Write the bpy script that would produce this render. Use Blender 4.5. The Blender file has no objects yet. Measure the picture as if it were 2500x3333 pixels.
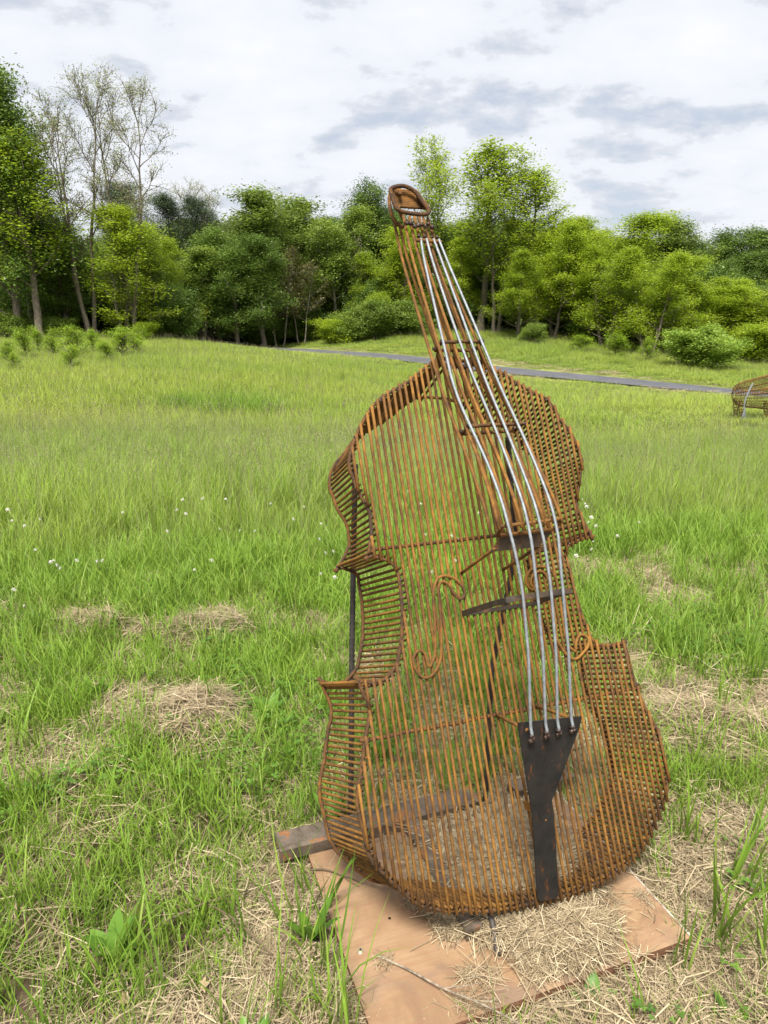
# Rusty double-bass sculpture in a meadow
import bpy, math, random
import numpy as np
from mathutils import Vector, Matrix, Quaternion

PI = math.pi
R = math.radians
SC = bpy.context.scene
COL = SC.collection
rng = np.random.default_rng(7)
random.seed(7)

# ------------------------------------------------------------------ camera
cam_d = bpy.data.cameras.new('camera')
cam_d.sensor_fit = 'VERTICAL'
cam_d.sensor_height = 36.0
cam_d.lens = 36.0 * 2311.0 / 3333.0
cam_d.clip_start = 0.05
cam_d.clip_end = 5000.0
CAM = bpy.data.objects.new('camera', cam_d)
COL.objects.link(CAM)
CAM.location = (0, 0, 1.6)
CAM.rotation_euler = (R(90 - 15.6), 0, 0)
SC.camera = CAM

# ------------------------------------------------------------------ exposure, sun, sky
SC.view_settings.view_transform = 'Standard'
SC.view_settings.look = 'None'
SC.view_settings.gamma = 1.0
SC.view_settings.use_curve_mapping = False
SC.view_settings.exposure = 0.95
SC.render.engine = 'CYCLES'
SC.cycles.max_bounces = 6
SC.cycles.diffuse_bounces = 3
SC.cycles.glossy_bounces = 2
SC.cycles.transmission_bounces = 4
SC.cycles.transparent_max_bounces = 4
SC.cycles.use_denoising = True

SUN_EL, SUN_AZ = R(63), R(190)          # azimuth from +Y, clockwise
sd = bpy.data.lights.new('sun', 'SUN')
sd.energy = 4.3
sd.angle = R(18)
sd.color = (1.0, 0.955, 0.88)
SUN = bpy.data.objects.new('sun', sd)
COL.objects.link(SUN)
sdir = Vector((math.sin(SUN_AZ) * math.cos(SUN_EL), math.cos(SUN_AZ) * math.cos(SUN_EL), math.sin(SUN_EL)))
SUN.rotation_euler = (-sdir).to_track_quat('-Z', 'Y').to_euler()
SUN.location = sdir * 50

world = bpy.data.worlds.new('World')
SC.world = world
world.use_nodes = True
NT = world.node_tree
NT.nodes.clear()
def wn(t, **k):
    n = NT.nodes.new(t)
    for a, b in k.items():
        setattr(n, a, b)
    return n
def wl(a, b): NT.links.new(a, b)
def wmath(op, a, b=None, c=None):
    n = wn('ShaderNodeMath', operation=op)
    for i, v in enumerate((a, b, c)):
        if v is None: continue
        if isinstance(v, (int, float)): n.inputs[i].default_value = v
        else: wl(v, n.inputs[i])
    return n.outputs[0]
sky = wn('ShaderNodeTexSky', sky_type='NISHITA')
sky.sun_disc = False
sky.sun_elevation = SUN_EL
sky.sun_rotation = SUN_AZ
bg_sky = wn('ShaderNodeBackground')
bg_sky.inputs['Strength'].default_value = 0.075
wl(sky.outputs[0], bg_sky.inputs['Color'])
tc = wn('ShaderNodeTexCoord')
sx = wn('ShaderNodeSeparateXYZ')
wl(tc.outputs['Generated'], sx.inputs[0])
zz = wmath('ADD', wmath('MAXIMUM', sx.outputs[2], 0.0), 0.34)
cx = wn('ShaderNodeCombineXYZ')
wl(wmath('DIVIDE', sx.outputs[0], zz), cx.inputs[0])
wl(wmath('DIVIDE', sx.outputs[1], zz), cx.inputs[1])
def wnoise(scale, detail, rough, off, dist=0.0, sc=(1, 1, 1)):
    mp = wn('ShaderNodeMapping')
    mp.inputs['Location'].default_value = off
    mp.inputs['Scale'].default_value = sc
    wl(cx.outputs[0], mp.inputs[0])
    n = wn('ShaderNodeTexNoise')
    n.inputs['Scale'].default_value = scale
    n.inputs['Detail'].default_value = detail
    n.inputs['Roughness'].default_value = rough
    n.inputs['Distortion'].default_value = dist
    wl(mp.outputs[0], n.inputs['Vector'])
    return n.outputs['Fac']
def wramp(fac, stops):
    r = wn('ShaderNodeValToRGB')
    el = r.color_ramp.elements
    while len(el) < len(stops): el.new(0.5)
    for e, (p, c) in zip(el, stops):
        e.position = p; e.color = (*c, 1)
    wl(fac, r.inputs[0])
    return r.outputs[0]
n1 = wnoise(2.6, 9, 0.56, (1.9, 4.6, 0.0), 0.1, (0.9, 1.0, 1))
n2 = wnoise(7.5, 7, 0.6, (8.3, 2.2, 0.0), 0.15, (0.85, 1.15, 1))
cl = wmath('ADD', wmath('MULTIPLY', n1, 0.68), wmath('MULTIPLY', n2, 0.32))
ccol = wramp(cl, [(0.40, (0.50, 0.535, 0.60)), (0.45, (0.575, 0.605, 0.66)), (0.475, (0.66, 0.682, 0.735)), (0.52, (0.685, 0.702, 0.75)), (0.62, (0.73, 0.742, 0.78))])
bg_cl = wn('ShaderNodeBackground')
bg_cl.inputs['Strength'].default_value = 0.69
wl(ccol, bg_cl.inputs['Color'])
cmask = wramp(cl, [(0.33, (0.55, 0.55, 0.55)), (0.45, (1, 1, 1))])
mx = wn('ShaderNodeMixShader')
wl(cmask, mx.inputs[0]); wl(bg_sky.outputs[0], mx.inputs[1]); wl(bg_cl.outputs[0], mx.inputs[2])
wo = wn('ShaderNodeOutputWorld')
wl(mx.outputs[0], wo.inputs[0])

# ------------------------------------------------------------------ helpers
def tag(o, label=None, cat=None, group=None, kind=None):
    if label: o['label'] = label
    if cat: o['category'] = cat
    if group: o['group'] = group
    if kind: o['kind'] = kind
    return o
def thing(name, label, cat, loc=(0, 0, 0), rz=0.0, group=None):
    o = bpy.data.objects.new(name, None)
    o.empty_display_size = 0.1
    COL.objects.link(o)
    o.location = loc
    o.rotation_euler = (0, 0, rz)
    return tag(o, label, cat, group)
def mesh(name, V, Fc, mat=None, smooth=False, attr=None):
    """V (n,3); Fc: array (m,3|4) or list of faces"""
    me = bpy.data.meshes.new(name)
    V = np.asarray(V, dtype=np.float32)
    if isinstance(Fc, np.ndarray) and Fc.ndim == 2:
        m, k = Fc.shape
        me.vertices.add(len(V)); me.vertices.foreach_set('co', V.ravel())
        me.loops.add(m * k); me.loops.foreach_set('vertex_index', Fc.astype(np.int32).ravel())
        me.polygons.add(m)
        me.polygons.foreach_set('loop_start', np.arange(0, m * k, k, dtype=np.int32))
        me.polygons.foreach_set('loop_total', np.full(m, k, dtype=np.int32))
        me.update(calc_edges=True)
    else:
        me.from_pydata([tuple(v) for v in V.tolist()], [], [tuple(f) for f in Fc])
        me.update()
    if smooth:
        me.polygons.foreach_set('use_smooth', np.ones(len(me.polygons), dtype=bool))
    if attr:
        for an, arr in attr.items():
            a = me.attributes.new(an, 'FLOAT', 'POINT')
            a.data.foreach_set('value', np.asarray(arr, dtype=np.float32))
    if mat: me.materials.append(mat)
    return me
def obj(name, me, parent=None, link=True):
    o = bpy.data.objects.new(name, me)
    if link: COL.objects.link(o)
    if parent: o.parent = parent
    return o
class MB:
    def __init__(s): s.v = []; s.f = []; s.n = 0; s.a = []
    def add(s, V, Fc, a=0.0):
        V = np.asarray(V, dtype=float)
        s.v.append(V)
        for f in Fc: s.f.append(tuple(int(i) + s.n for i in f))
        s.n += len(V); s.a.append(np.full(len(V), a))
        return s
    def build(s, name, mat, parent=None, smooth=False, link=True):
        return obj(name, mesh(name, np.concatenate(s.v), s.f, mat, smooth, {'t': np.concatenate(s.a)}), parent, link)
def frames(P):
    P = np.asarray(P, float)
    T = np.gradient(P, axis=0)
    T /= np.linalg.norm(T, axis=1)[:, None] + 1e-12
    a = np.array([0, 0, 1.0]) if abs(T[0][2]) < 0.9 else np.array([1.0, 0, 0])
    A = np.zeros_like(P)
    x = np.cross(T[0], a); x /= np.linalg.norm(x)
    for i in range(len(P)):
        x = x - T[i] * (x @ T[i]); x /= np.linalg.norm(x) + 1e-12
        A[i] = x
    return T, A, np.cross(T, A)
def tube(P, r, n=6, caps=True, twist=0.0, lobes=0, lobe=0.0, closed=False):
    """swept tube; r scalar or per point; twist radians per metre, lobes ridges round the section"""
    P = np.asarray(P, float)
    m = len(P)
    if closed:
        T, A, B = frames(np.vstack([P, P[:1]])); T, A, B = T[:m], A[:m], B[:m]
    else:
        T, A, B = frames(P)
    r = np.broadcast_to(np.asarray(r, float), (m,))
    L = np.concatenate([[0], np.cumsum(np.linalg.norm(np.diff(P, axis=0), axis=1))])
    th = np.arange(n) / n * 2 * PI
    ang = th[None, :] + (L * 0)[:, None]
    rr = r[:, None] * np.ones((1, n))
    if lobes:
        rr = rr * (1 + lobe * np.cos(lobes * (ang + twist * L[:, None])))
    V = P[:, None, :] + rr[..., None] * (np.cos(ang)[..., None] * A[:, None, :] + np.sin(ang)[..., None] * B[:, None, :])
    V = V.reshape(-1, 3)
    F = []
    for i in range(m if closed else m - 1):
        a = i * n; b = ((i + 1) % m) * n
        for j in range(n):
            k = (j + 1) % n
            F.append((a + j, a + k, b + k, b + j))
    if caps and not closed:
        F.append(tuple(range(n - 1, -1, -1)))
        F.append(tuple((m - 1) * n + j for j in range(n)))
    return V, F
def smoothline(P, k=3, closed=False):
    """Catmull-Rom resampling"""
    P = np.asarray(P, float); n = len(P); out = []
    g = (lambda i: P[i % n]) if closed else (lambda i: P[min(max(i, 0), n - 1)])
    for i in range(n if closed else n - 1):
        a, b, c, d = g(i - 1), g(i), g(i + 1), g(i + 2)
        for t in np.arange(k) / k:
            out.append(0.5 * ((2 * b) + (c - a) * t + (2 * a - 5 * b + 4 * c - d) * t * t + (3 * b - a - 3 * c + d) * t ** 3))
    if not closed: out.append(P[-1])
    return np.array(out)
def box(x0, x1, y0, y1, z0, z1):
    V = [(x, y, z) for z in (z0, z1) for y in (y0, y1) for x in (x0, x1)]
    return V, [(0, 2, 3, 1), (4, 5, 7, 6), (0, 1, 5, 4), (2, 6, 7, 3), (0, 4, 6, 2), (1, 3, 7, 5)]
ICO = None
def ico():
    global ICO
    if ICO is None:
        t = (1 + 5 ** .5) / 2
        V = np.array([(-1, t, 0), (1, t, 0), (-1, -t, 0), (1, -t, 0), (0, -1, t), (0, 1, t), (0, -1, -t), (0, 1, -t), (t, 0, -1), (t, 0, 1), (-t, 0, -1), (-t, 0, 1)])
        V /= np.linalg.norm(V[0])
        F = [(0, 11, 5), (0, 5, 1), (0, 1, 7), (0, 7, 10), (0, 10, 11), (1, 5, 9), (5, 11, 4), (11, 10, 2), (10, 7, 6), (7, 1, 8), (3, 9, 4), (3, 4, 2), (3, 2, 6), (3, 6, 8), (3, 8, 9), (4, 9, 5), (2, 4, 11), (6, 2, 10), (8, 6, 7), (9, 8, 1)]
        ICO = (V, F)
    return ICO

# ------------------------------------------------------------------ materials
class Mat:
    def __init__(s, name):
        s.m = bpy.data.materials.new(name); s.m.use_nodes = True
        s.t = s.m.node_tree; s.t.nodes.clear()
        s.out = s.n('ShaderNodeOutputMaterial')
    def n(s, t, **k):
        x = s.t.nodes.new(t)
        for a, b in k.items(): setattr(x, a, b)
        return x
    def l(s, a, b): s.t.links.new(a, b)
    def set(s, inp, v):
        if isinstance(v, (int, float, tuple)): inp.default_value = (*v, 1) if isinstance(v, tuple) and len(v) == 3 and inp.type == 'RGBA' else v
        else: s.l(v, inp)
    def math(s, op, a, b=0.0, clamp=False):
        x = s.n('ShaderNodeMath', operation=op, use_clamp=clamp)
        s.set(x.inputs[0], a); s.set(x.inputs[1], b)
        return x.outputs[0]
    def noise(s, scale, detail=4, rough=0.55, vec=None, sc=None, out='Fac', dist=0.0):
        x = s.n('ShaderNodeTexNoise')
        x.inputs['Scale'].default_value = scale; x.inputs['Detail'].default_value = detail
        x.inputs['Roughness'].default_value = rough; x.inputs['Distortion'].default_value = dist
        if vec is None:
            vec = s.n('ShaderNodeTexCoord').outputs['Object']
        if sc:
            mp = s.n('ShaderNodeMapping'); mp.inputs['Scale'].default_value = sc
            s.l(vec, mp.inputs[0]); vec = mp.outputs[0]
        s.l(vec, x.inputs['Vector'])
        return x.outputs[out]
    def ramp(s, fac, stops, interp='LINEAR'):
        r = s.n('ShaderNodeValToRGB'); r.color_ramp.interpolation = interp
        el = r.color_ramp.elements
        while len(el) < len(stops): el.new(0.5)
        for e, (p, c) in zip(el, stops):
            e.position = p; e.color = (*c, 1) if isinstance(c, tuple) else (c, c, c, 1)
        s.l(fac, r.inputs[0]); return r.outputs[0]
    def mix(s, fac, a, b, mode='MIX'):
        x = s.n('ShaderNodeMix', data_type='RGBA', blend_type=mode)
        s.set(x.inputs[0], fac); s.set(x.inputs[6], a); s.set(x.inputs[7], b)
        return x.outputs[2]
    def bump(s, h, strength=0.3, dist=0.01):
        b = s.n('ShaderNodeBump'); b.inputs['Strength'].default_value = strength; b.inputs['Distance'].default_value = dist
        s.l(h, b.inputs['Height']); return b.outputs[0]
    def attr(s, name):
        a = s.n('ShaderNodeAttribute'); a.attribute_name = name; return a.outputs['Fac']
    def rnd(s): return s.n('ShaderNodeObjectInfo').outputs['Random']
    def pos(s): return s.n('ShaderNodeNewGeometry').outputs['Position']
    def pbr(s, col, rough=0.8, metal=0.0, normal=None, spec=0.3):
        p = s.n('ShaderNodeBsdfPrincipled')
        s.set(p.inputs['Base Color'], col); s.set(p.inputs['Roughness'], rough); s.set(p.inputs['Metallic'], metal)
        p.inputs['Specular IOR Level'].default_value = spec
        if normal: s.l(normal, p.inputs['Normal'])
        return p.outputs[0]
    def end(s, sh):
        s.l(sh, s.out.inputs[0]); return s.m
    def leafy(s, col, tr=0.35, trcol=None, rough=0.55, spec=0.25):
        p = s.pbr(col, rough, 0, None, spec)
        t = s.n('ShaderNodeBsdfTranslucent'); s.set(t.inputs[0], trcol if trcol is not None else col)
        m = s.n('ShaderNodeMixShader'); m.inputs[0].default_value = tr
        s.l(p, m.inputs[1]); s.l(t.outputs[0], m.inputs[2])
        return s.end(m.outputs[0])

def make_rust(name, dark=0.0):
    m = Mat(name)
    P = m.pos()
    a = m.noise(38, 5, 0.65, P)
    b = m.noise(7, 3, 0.5, P)
    f = m.math('ADD', m.math('MULTIPLY', a, 0.62), m.math('MULTIPLY', b, 0.38))
    f = m.math('ADD', f, m.math('MULTIPLY', m.math('SUBTRACT', m.rnd(), 0.5), 0.11))
    f = m.math('SUBTRACT', f, dark)
    c = m.ramp(f, [(0.30, (0.050, 0.029, 0.016)), (0.41, (0.105, 0.050, 0.016)), (0.52, (0.180, 0.084, 0.018)), (0.66, (0.285, 0.136, 0.025))])
    sp = m.ramp(m.noise(260, 2, 0.5, P), [(0.66, 0.0), (0.74, 1.0)])
    c = m.mix(m.math('MULTIPLY', sp, 0.55), c, (0.30, 0.20, 0.13))
    return m.end(m.pbr(c, 0.82, 0.15, m.bump(m.noise(230, 4, 0.7, P), 0.55, 0.002), 0.35))
M_RUST = make_rust('rust')
M_RUST_DARK = make_rust('rust_dark', 0.075)

m = Mat('black_plate'); P = m.pos()
c = m.ramp(m.noise(14, 4, 0.6, P), [(0.35, (0.012, 0.012, 0.013)), (0.7, (0.030, 0.027, 0.024))])
c = m.mix(m.ramp(m.noise(38, 6, 0.78, P, (1, 1, 0.35)), [(0.57, 0.0), (0.68, 0.8)]), c, (0.15, 0.055, 0.018))
c = m.mix(m.ramp(m.noise(190, 3, 0.6, P), [(0.68, 0.0), (0.76, 0.5)]), c, (0.22, 0.17, 0.12))
M_BLACK = m.end(m.pbr(c, m.ramp(m.noise(20, 4, 0.6, P), [(0.3, 0.38), (0.7, 0.62)]), 0.3, m.bump(m.noise(120, 4, 0.6, P), 0.25, 0.001), 0.4))

m = Mat('bridge_plate'); P = m.pos()
c = m.ramp(m.noise(30, 5, 0.65, P), [(0.35, (0.030, 0.024, 0.019)), (0.55, (0.060, 0.042, 0.026)), (0.72, (0.17, 0.075, 0.022))])
M_BRIDGE = m.end(m.pbr(c, 0.6, 0.25, m.bump(m.noise(150, 3, 0.6, P), 0.3, 0.001), 0.4))

m = Mat('galvanised_cable'); P = m.pos()
c = m.ramp(m.noise(60, 3, 0.6, P), [(0.3, (0.17, 0.19, 0.20)), (0.7, (0.28, 0.30, 0.315))])
M_CABLE = m.end(m.pbr(c, 0.55, 0.25, None, 0.4))

m = Mat('dark_rebar'); P = m.pos()
c = m.ramp(m.noise(26, 5, 0.65, P), [(0.4, (0.032, 0.031, 0.032)), (0.62, (0.070, 0.058, 0.050)), (0.78, (0.16, 0.075, 0.035))])
M_REBAR = m.end(m.pbr(c, 0.62, 0.35, m.bump(m.noise(170, 3, 0.6, P), 0.3, 0.001), 0.4))

m = Mat('steel_beam'); P = m.pos()
f = m.noise(11, 8, 0.72, P, (1, 1, 1), dist=0.6)
c = m.ramp(f, [(0.32, (0.036, 0.026, 0.018)), (0.45, (0.10, 0.076, 0.054)), (0.54, (0.14, 0.112, 0.085)), (0.61, (0.24, 0.092, 0.024)), (0.72, (0.28, 0.225, 0.165))])
c = m.mix(m.ramp(m.noise(90, 3, 0.6, P), [(0.55, 0.0), (0.75, 0.5)]), c, (0.07, 0.045, 0.035))
M_BEAM = m.end(m.pbr(c, 0.7, 0.25, m.bump(m.noise(90, 5, 0.65, P), 0.5, 0.002), 0.4))

m = Mat('weld'); P = m.pos()
c = m.ramp(m.noise(300, 2, 0.5, P), [(0.4, (0.03, 0.022, 0.018)), (0.62, (0.075, 0.04, 0.025)), (0.75, (0.26, 0.26, 0.27))])
M_WELD = m.end(m.pbr(c, 0.5, 0.4, m.bump(m.noise(400, 2, 0.5, P), 0.5, 0.001), 0.4))

m = Mat('stained_plywood'); P = m.n('ShaderNodeTexCoord').outputs['Object']
a = m.noise(3.6, 6, 0.62, P, dist=0.5)
c = m.ramp(a, [(0.32, (0.155, 0.096, 0.054)), (0.48, (0.27, 0.172, 0.092)), (0.68, (0.36, 0.245, 0.145))])
g = m.noise(7, 7, 0.7, P, (0.8, 16, 16), dist=.4)
c = m.mix(m.math('MULTIPLY', m.ramp(g, [(0.38, 1.0), (0.58, 0.0)]), 0.42), c, (0.24, 0.12, 0.075))
st = m.ramp(m.noise(5.5, 5, 0.6, P, dist=0.8), [(0.50, 0.0), (0.66, 1.0)])
c = m.mix(m.math('MULTIPLY', st, 0.6), c, (0.165, 0.115, 0.088))
sp = m.ramp(m.noise(120, 3, 0.6, P), [(0.68, 0.0), (0.74, 1.0)])
c = m.mix(m.math('MULTIPLY', sp, 0.6), c, (0.12, 0.08, 0.055))
M_PLY = m.end(m.pbr(c, 0.68, 0, m.bump(m.noise(60, 5, 0.6, P), 0.2, 0.002), 0.3))
m = Mat('weathered_board_edge'); P = m.n('ShaderNodeTexCoord').outputs['Object']
c = m.ramp(m.noise(12, 5, 0.6, P, (1, 1, 9)), [(0.35, (0.10, 0.052, 0.03)), (0.65, (0.25, 0.125, 0.07))])
M_PLYEDGE = m.end(m.pbr(c, 0.8, 0, m.bump(m.noise(80, 4, 0.6, P, (1, 1, 6)), 0.4, 0.003), 0.2))
m = Mat('pale_primer')
M_PALE = m.end(m.pbr(m.ramp(m.noise(30, 4), [(0.35, (0.22, 0.16, 0.11)), (0.6, (0.46, 0.42, 0.36))]), 0.8))

# straw, blades, leaves -------------------------------------------------
m = Mat('dry_straw')
t = m.attr('t')
c = m.ramp(t, [(0.0, (0.11, 0.078, 0.045)), (0.3, (0.25, 0.19, 0.11)), (0.65, (0.41, 0.325, 0.20)), (1.0, (0.58, 0.49, 0.32))])
c = m.mix(m.math('MULTIPLY', m.rnd(), 0.35), c, (0.24, 0.18, 0.11))
M_STRAW = m.leafy(c, 0.12, None, 0.6, 0.3)

def grass_mat(name, stops, tint, tr=0.35, big=0.35):
    """t attribute: 0..1 blade hue; h attribute: height up the blade"""
    m = Mat(name)
    t = m.attr('t')
    r = m.math('ADD', m.math('MULTIPLY', t, 0.6), m.math('MULTIPLY', m.rnd(), 0.4))
    c = m.ramp(r, stops)
    nz = m.noise(big, 3, 0.6, m.pos())
    c = m.mix(m.ramp(nz, [(0.38, 0.0), (0.62, 0.75)]), c, tint, 'MIX')
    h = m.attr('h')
    c = m.mix(m.ramp(h, [(0.0, 0.85), (0.5, 0.0)]), c, (0.065, 0.075, 0.02))  # darker blade roots: shade between the blades put into the colour
    return m.leafy(c, tr, None, 0.5, 0.3)
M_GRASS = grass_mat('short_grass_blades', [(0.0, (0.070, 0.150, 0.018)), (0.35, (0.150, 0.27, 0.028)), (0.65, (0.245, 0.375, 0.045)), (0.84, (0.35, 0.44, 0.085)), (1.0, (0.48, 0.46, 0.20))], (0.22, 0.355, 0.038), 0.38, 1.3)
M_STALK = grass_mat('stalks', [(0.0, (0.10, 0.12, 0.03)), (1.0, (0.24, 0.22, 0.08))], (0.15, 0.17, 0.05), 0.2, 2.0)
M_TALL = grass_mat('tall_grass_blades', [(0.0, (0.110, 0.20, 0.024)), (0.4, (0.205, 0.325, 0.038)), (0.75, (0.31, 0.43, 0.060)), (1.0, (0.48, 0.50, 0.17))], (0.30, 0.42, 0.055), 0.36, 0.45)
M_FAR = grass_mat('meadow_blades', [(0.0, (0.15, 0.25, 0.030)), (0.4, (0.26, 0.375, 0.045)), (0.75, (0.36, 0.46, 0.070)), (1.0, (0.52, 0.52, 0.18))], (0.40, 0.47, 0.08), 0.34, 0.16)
m = Mat('seed_heads')
c = m.ramp(m.math('ADD', m.math('MULTIPLY', m.attr('t'), 0.5), m.math('MULTIPLY', m.rnd(), 0.5)), [(0.1, (0.15, 0.115, 0.085)), (0.4, (0.24, 0.20, 0.135)), (0.7, (0.32, 0.30, 0.16)), (1.0, (0.46, 0.43, 0.26))])
M_SEED = m.leafy(c, 0.3, None, 0.6)
def leaf_mat(name, dark, mid, light, tr=0.38, ns=0.5):
    m = Mat(name)
    t = m.attr('t')
    n = m.noise(ns, 3, 0.6, m.pos())
    f = m.math('ADD', m.math('MULTIPLY', t, 0.40), m.math('MULTIPLY', n, 0.55))
    f = m.math('ADD', f, m.math('MULTIPLY', m.math('SUBTRACT', m.rnd(), 0.5), 0.16))
    c = m.ramp(f, [(0.25, dark), (0.48, mid), (0.72, light)])
    return m.leafy(c, tr, None, 0.45, 0.35)
M_LF_DARK = leaf_mat('leaves_dark', (0.065, 0.105, 0.018), (0.115, 0.190, 0.028), (0.20, 0.30, 0.042))
M_LF_MID = leaf_mat('leaves_mid', (0.105, 0.160, 0.025), (0.18, 0.26, 0.036), (0.28, 0.37, 0.05))
M_LF_YEL = leaf_mat('leaves_fresh', (0.20, 0.28, 0.018), (0.30, 0.40, 0.024), (0.40, 0.50, 0.034), 0.5)
M_LF_SPARSE = leaf_mat('leaves_sparse', (0.20, 0.24, 0.09), (0.30, 0.34, 0.14), (0.38, 0.42, 0.18), 0.5)
M_LF_PINE = leaf_mat('needles', (0.040, 0.062, 0.026), (0.066, 0.098, 0.038), (0.10, 0.145, 0.055), 0.15)
M_LF_BROWN = leaf_mat('leaves_bronze', (0.10, 0.105, 0.030), (0.155, 0.145, 0.040), (0.20, 0.18, 0.05), 0.35)
M_LF_SAP = leaf_mat('leaves_sapling', (0.17, 0.27, 0.016), (0.26, 0.385, 0.024), (0.34, 0.46, 0.035), 0.42, 3)
M_LF_BUSH = leaf_mat('leaves_bush', (0.14, 0.22, 0.025), (0.25, 0.37, 0.045), (0.36, 0.48, 0.07), 0.42, 1.2)
M_LF_WEED = leaf_mat('leaves_weed', (0.065, 0.150, 0.020), (0.115, 0.235, 0.030), (0.18, 0.32, 0.045), 0.35, 9)
m = Mat('bark'); P = m.pos()
c = m.ramp(m.noise(5, 5, 0.65, P, (3, 3, 0.6)), [(0.35, (0.10, 0.080, 0.060)), (0.55, (0.19, 0.155, 0.12)), (0.7, (0.29, 0.245, 0.19))])
M_BARK = m.end(m.pbr(c, 0.9, 0, m.bump(m.noise(14, 4, 0.7, P, (3, 3, 0.5)), 0.6, 0.05), 0.15))
m = Mat('pale_bark'); P = m.pos()
c = m.ramp(m.noise(5, 5, 0.65, P, (3, 3, 0.6)), [(0.35, (0.13, 0.105, 0.08)), (0.55, (0.26, 0.225, 0.175)), (0.7, (0.40, 0.36, 0.30))])
M_BARKP = m.end(m.pbr(c, 0.9, 0, m.bump(m.noise(14, 4, 0.7, P, (3, 3, 0.5)), 0.6, 0.05), 0.15))
m = Mat('asphalt'); P = m.pos()
c = m.ramp(m.noise(1.3, 4, 0.6, P), [(0.35, (0.075, 0.077, 0.088)), (0.65, (0.105, 0.107, 0.12))])
c = m.mix(m.ramp(m.noise(60, 3, 0.6, P), [(0.35, 0.35), (0.6, 0.0)]), c, (0.06, 0.06, 0.065))
M_ASPH = m.end(m.pbr(c, 0.85, 0, m.bump(m.noise(50, 3, 0.7, P), 0.4, 0.01), 0.3))
m = Mat('clover_white')
M_FLOWER = m.leafy(m.ramp(m.attr('t'), [(0.0, (0.36, 0.33, 0.24)), (0.5, (0.62, 0.60, 0.51)), (1.0, (0.75, 0.74, 0.67))]), 0.25, None, 0.6)
m = Mat('stem_green'); M_STEM = m.leafy((0.10, 0.20, 0.03), 0.2)
m = Mat('dead_stem'); M_TWIG = m.end(m.pbr(m.ramp(m.noise(60, 4, 0.6, m.pos()), [(0.35, (0.13, 0.10, 0.075)), (0.65, (0.36, 0.30, 0.22))]), 0.8))
m = Mat('zinc_bolt'); M_ZINC = m.end(m.pbr((0.62, 0.58, 0.42), 0.35, 0.8, None, 0.5))
m = Mat('dry_leaf'); M_DRYLEAF = m.leafy(m.ramp(m.attr('t'), [(0.0, (0.22, 0.14, 0.08)), (1.0, (0.52, 0.39, 0.24))]), 0.2)
OUTLINE = [[(0.1272, 1.5259), (0.0621, 1.4888), (0.002, 1.4487), (-0.064, 1.4165), (-0.1056, 1.3871), (-0.1394, 1.3496), (-0.1684, 1.3072), (-0.1917, 1.2643), (-0.2077, 1.2118), (-0.2007, 1.169), (-0.1906, 1.1287), (-0.1754, 1.0985), (-0.1689, 1.0709), (-0.1702, 1.0397), (-0.1762, 1.0015), (-0.1947, 0.9513)], [(-0.1947, 0.9513), (-0.181, 0.9532), (-0.1607, 0.9458), (-0.1354, 0.9345), (-0.1215, 0.92), (-0.1145, 0.8961), (-0.1131, 0.8602), (-0.1158, 0.8224), (-0.1193, 0.785), (-0.1264, 0.7476), (-0.1343, 0.7164), (-0.1443, 0.6883), (-0.156, 0.6607), (-0.1724, 0.6414), (-0.1959, 0.6258), (-0.2173, 0.6222), (-0.2454, 0.6244), (-0.2713, 0.6383)], [(-0.2713, 0.6383), (-0.2619, 0.6003), (-0.253, 0.5751), (-0.2529, 0.5374), (-0.2642, 0.5083), (-0.2746, 0.4793), (-0.2872, 0.4351), (-0.2978, 0.4038), (-0.3106, 0.3688), (-0.317, 0.3373), (-0.3162, 0.3052), (-0.3119, 0.2747), (-0.3091, 0.2344), (-0.3044, 0.207), (-0.2915, 0.1798), (-0.2671, 0.1477), (-0.2446, 0.1181), (-0.2219, 0.0891), (-0.196, 0.0642), (-0.1626, 0.0461), (-0.125, 0.0312), (-0.0797, 0.0215), (-0.0488, 0.012), (-0.0063, 0.0001), (0.0686, -0.0096), (0.1266, -0.0147), (0.1983, -0.02), (0.2685, -0.0183), (0.3423, -0.0138), (0.403, 0.0018), (0.4513, 0.0179), (0.5041, 0.0476), (0.5472, 0.0872), (0.5799, 0.1225), (0.6103, 0.1563), (0.6255, 0.2045), (0.6292, 0.252), (0.6284, 0.3044), (0.6213, 0.3503), (0.6038, 0.392), (0.5922, 0.4391), (0.5808, 0.4871), (0.5763, 0.5672), (0.5706, 0.6076)], [(0.5706, 0.6076), (0.5409, 0.6056), (0.4898, 0.6105), (0.4663, 0.6267), (0.4567, 0.6509), (0.4468, 0.6924), (0.4399, 0.7328), (0.4356, 0.7804), (0.4317, 0.8347), (0.4298, 0.8789), (0.4326, 0.9059), (0.4462, 0.9177), (0.4728, 0.9273), (0.5024, 0.9348), (0.5321, 0.9366)], [(0.5321, 0.9366), (0.5176, 0.9805), (0.5021, 1.0401), (0.5246, 1.098), (0.5461, 1.156), (0.5545, 1.1824), (0.5471, 1.21), (0.5438, 1.2404), (0.5312, 1.2754), (0.5055, 1.3131), (0.4927, 1.3472), (0.4704, 1.3846), (0.4417, 1.3978), (0.4124, 1.4169), (0.3826, 1.433), (0.3542, 1.4549), (0.3317, 1.4726), (0.3135, 1.479), (0.2446, 1.5094), (0.1832, 1.5172), (0.153, 1.5216), (0.1272, 1.5259)]]
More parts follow.
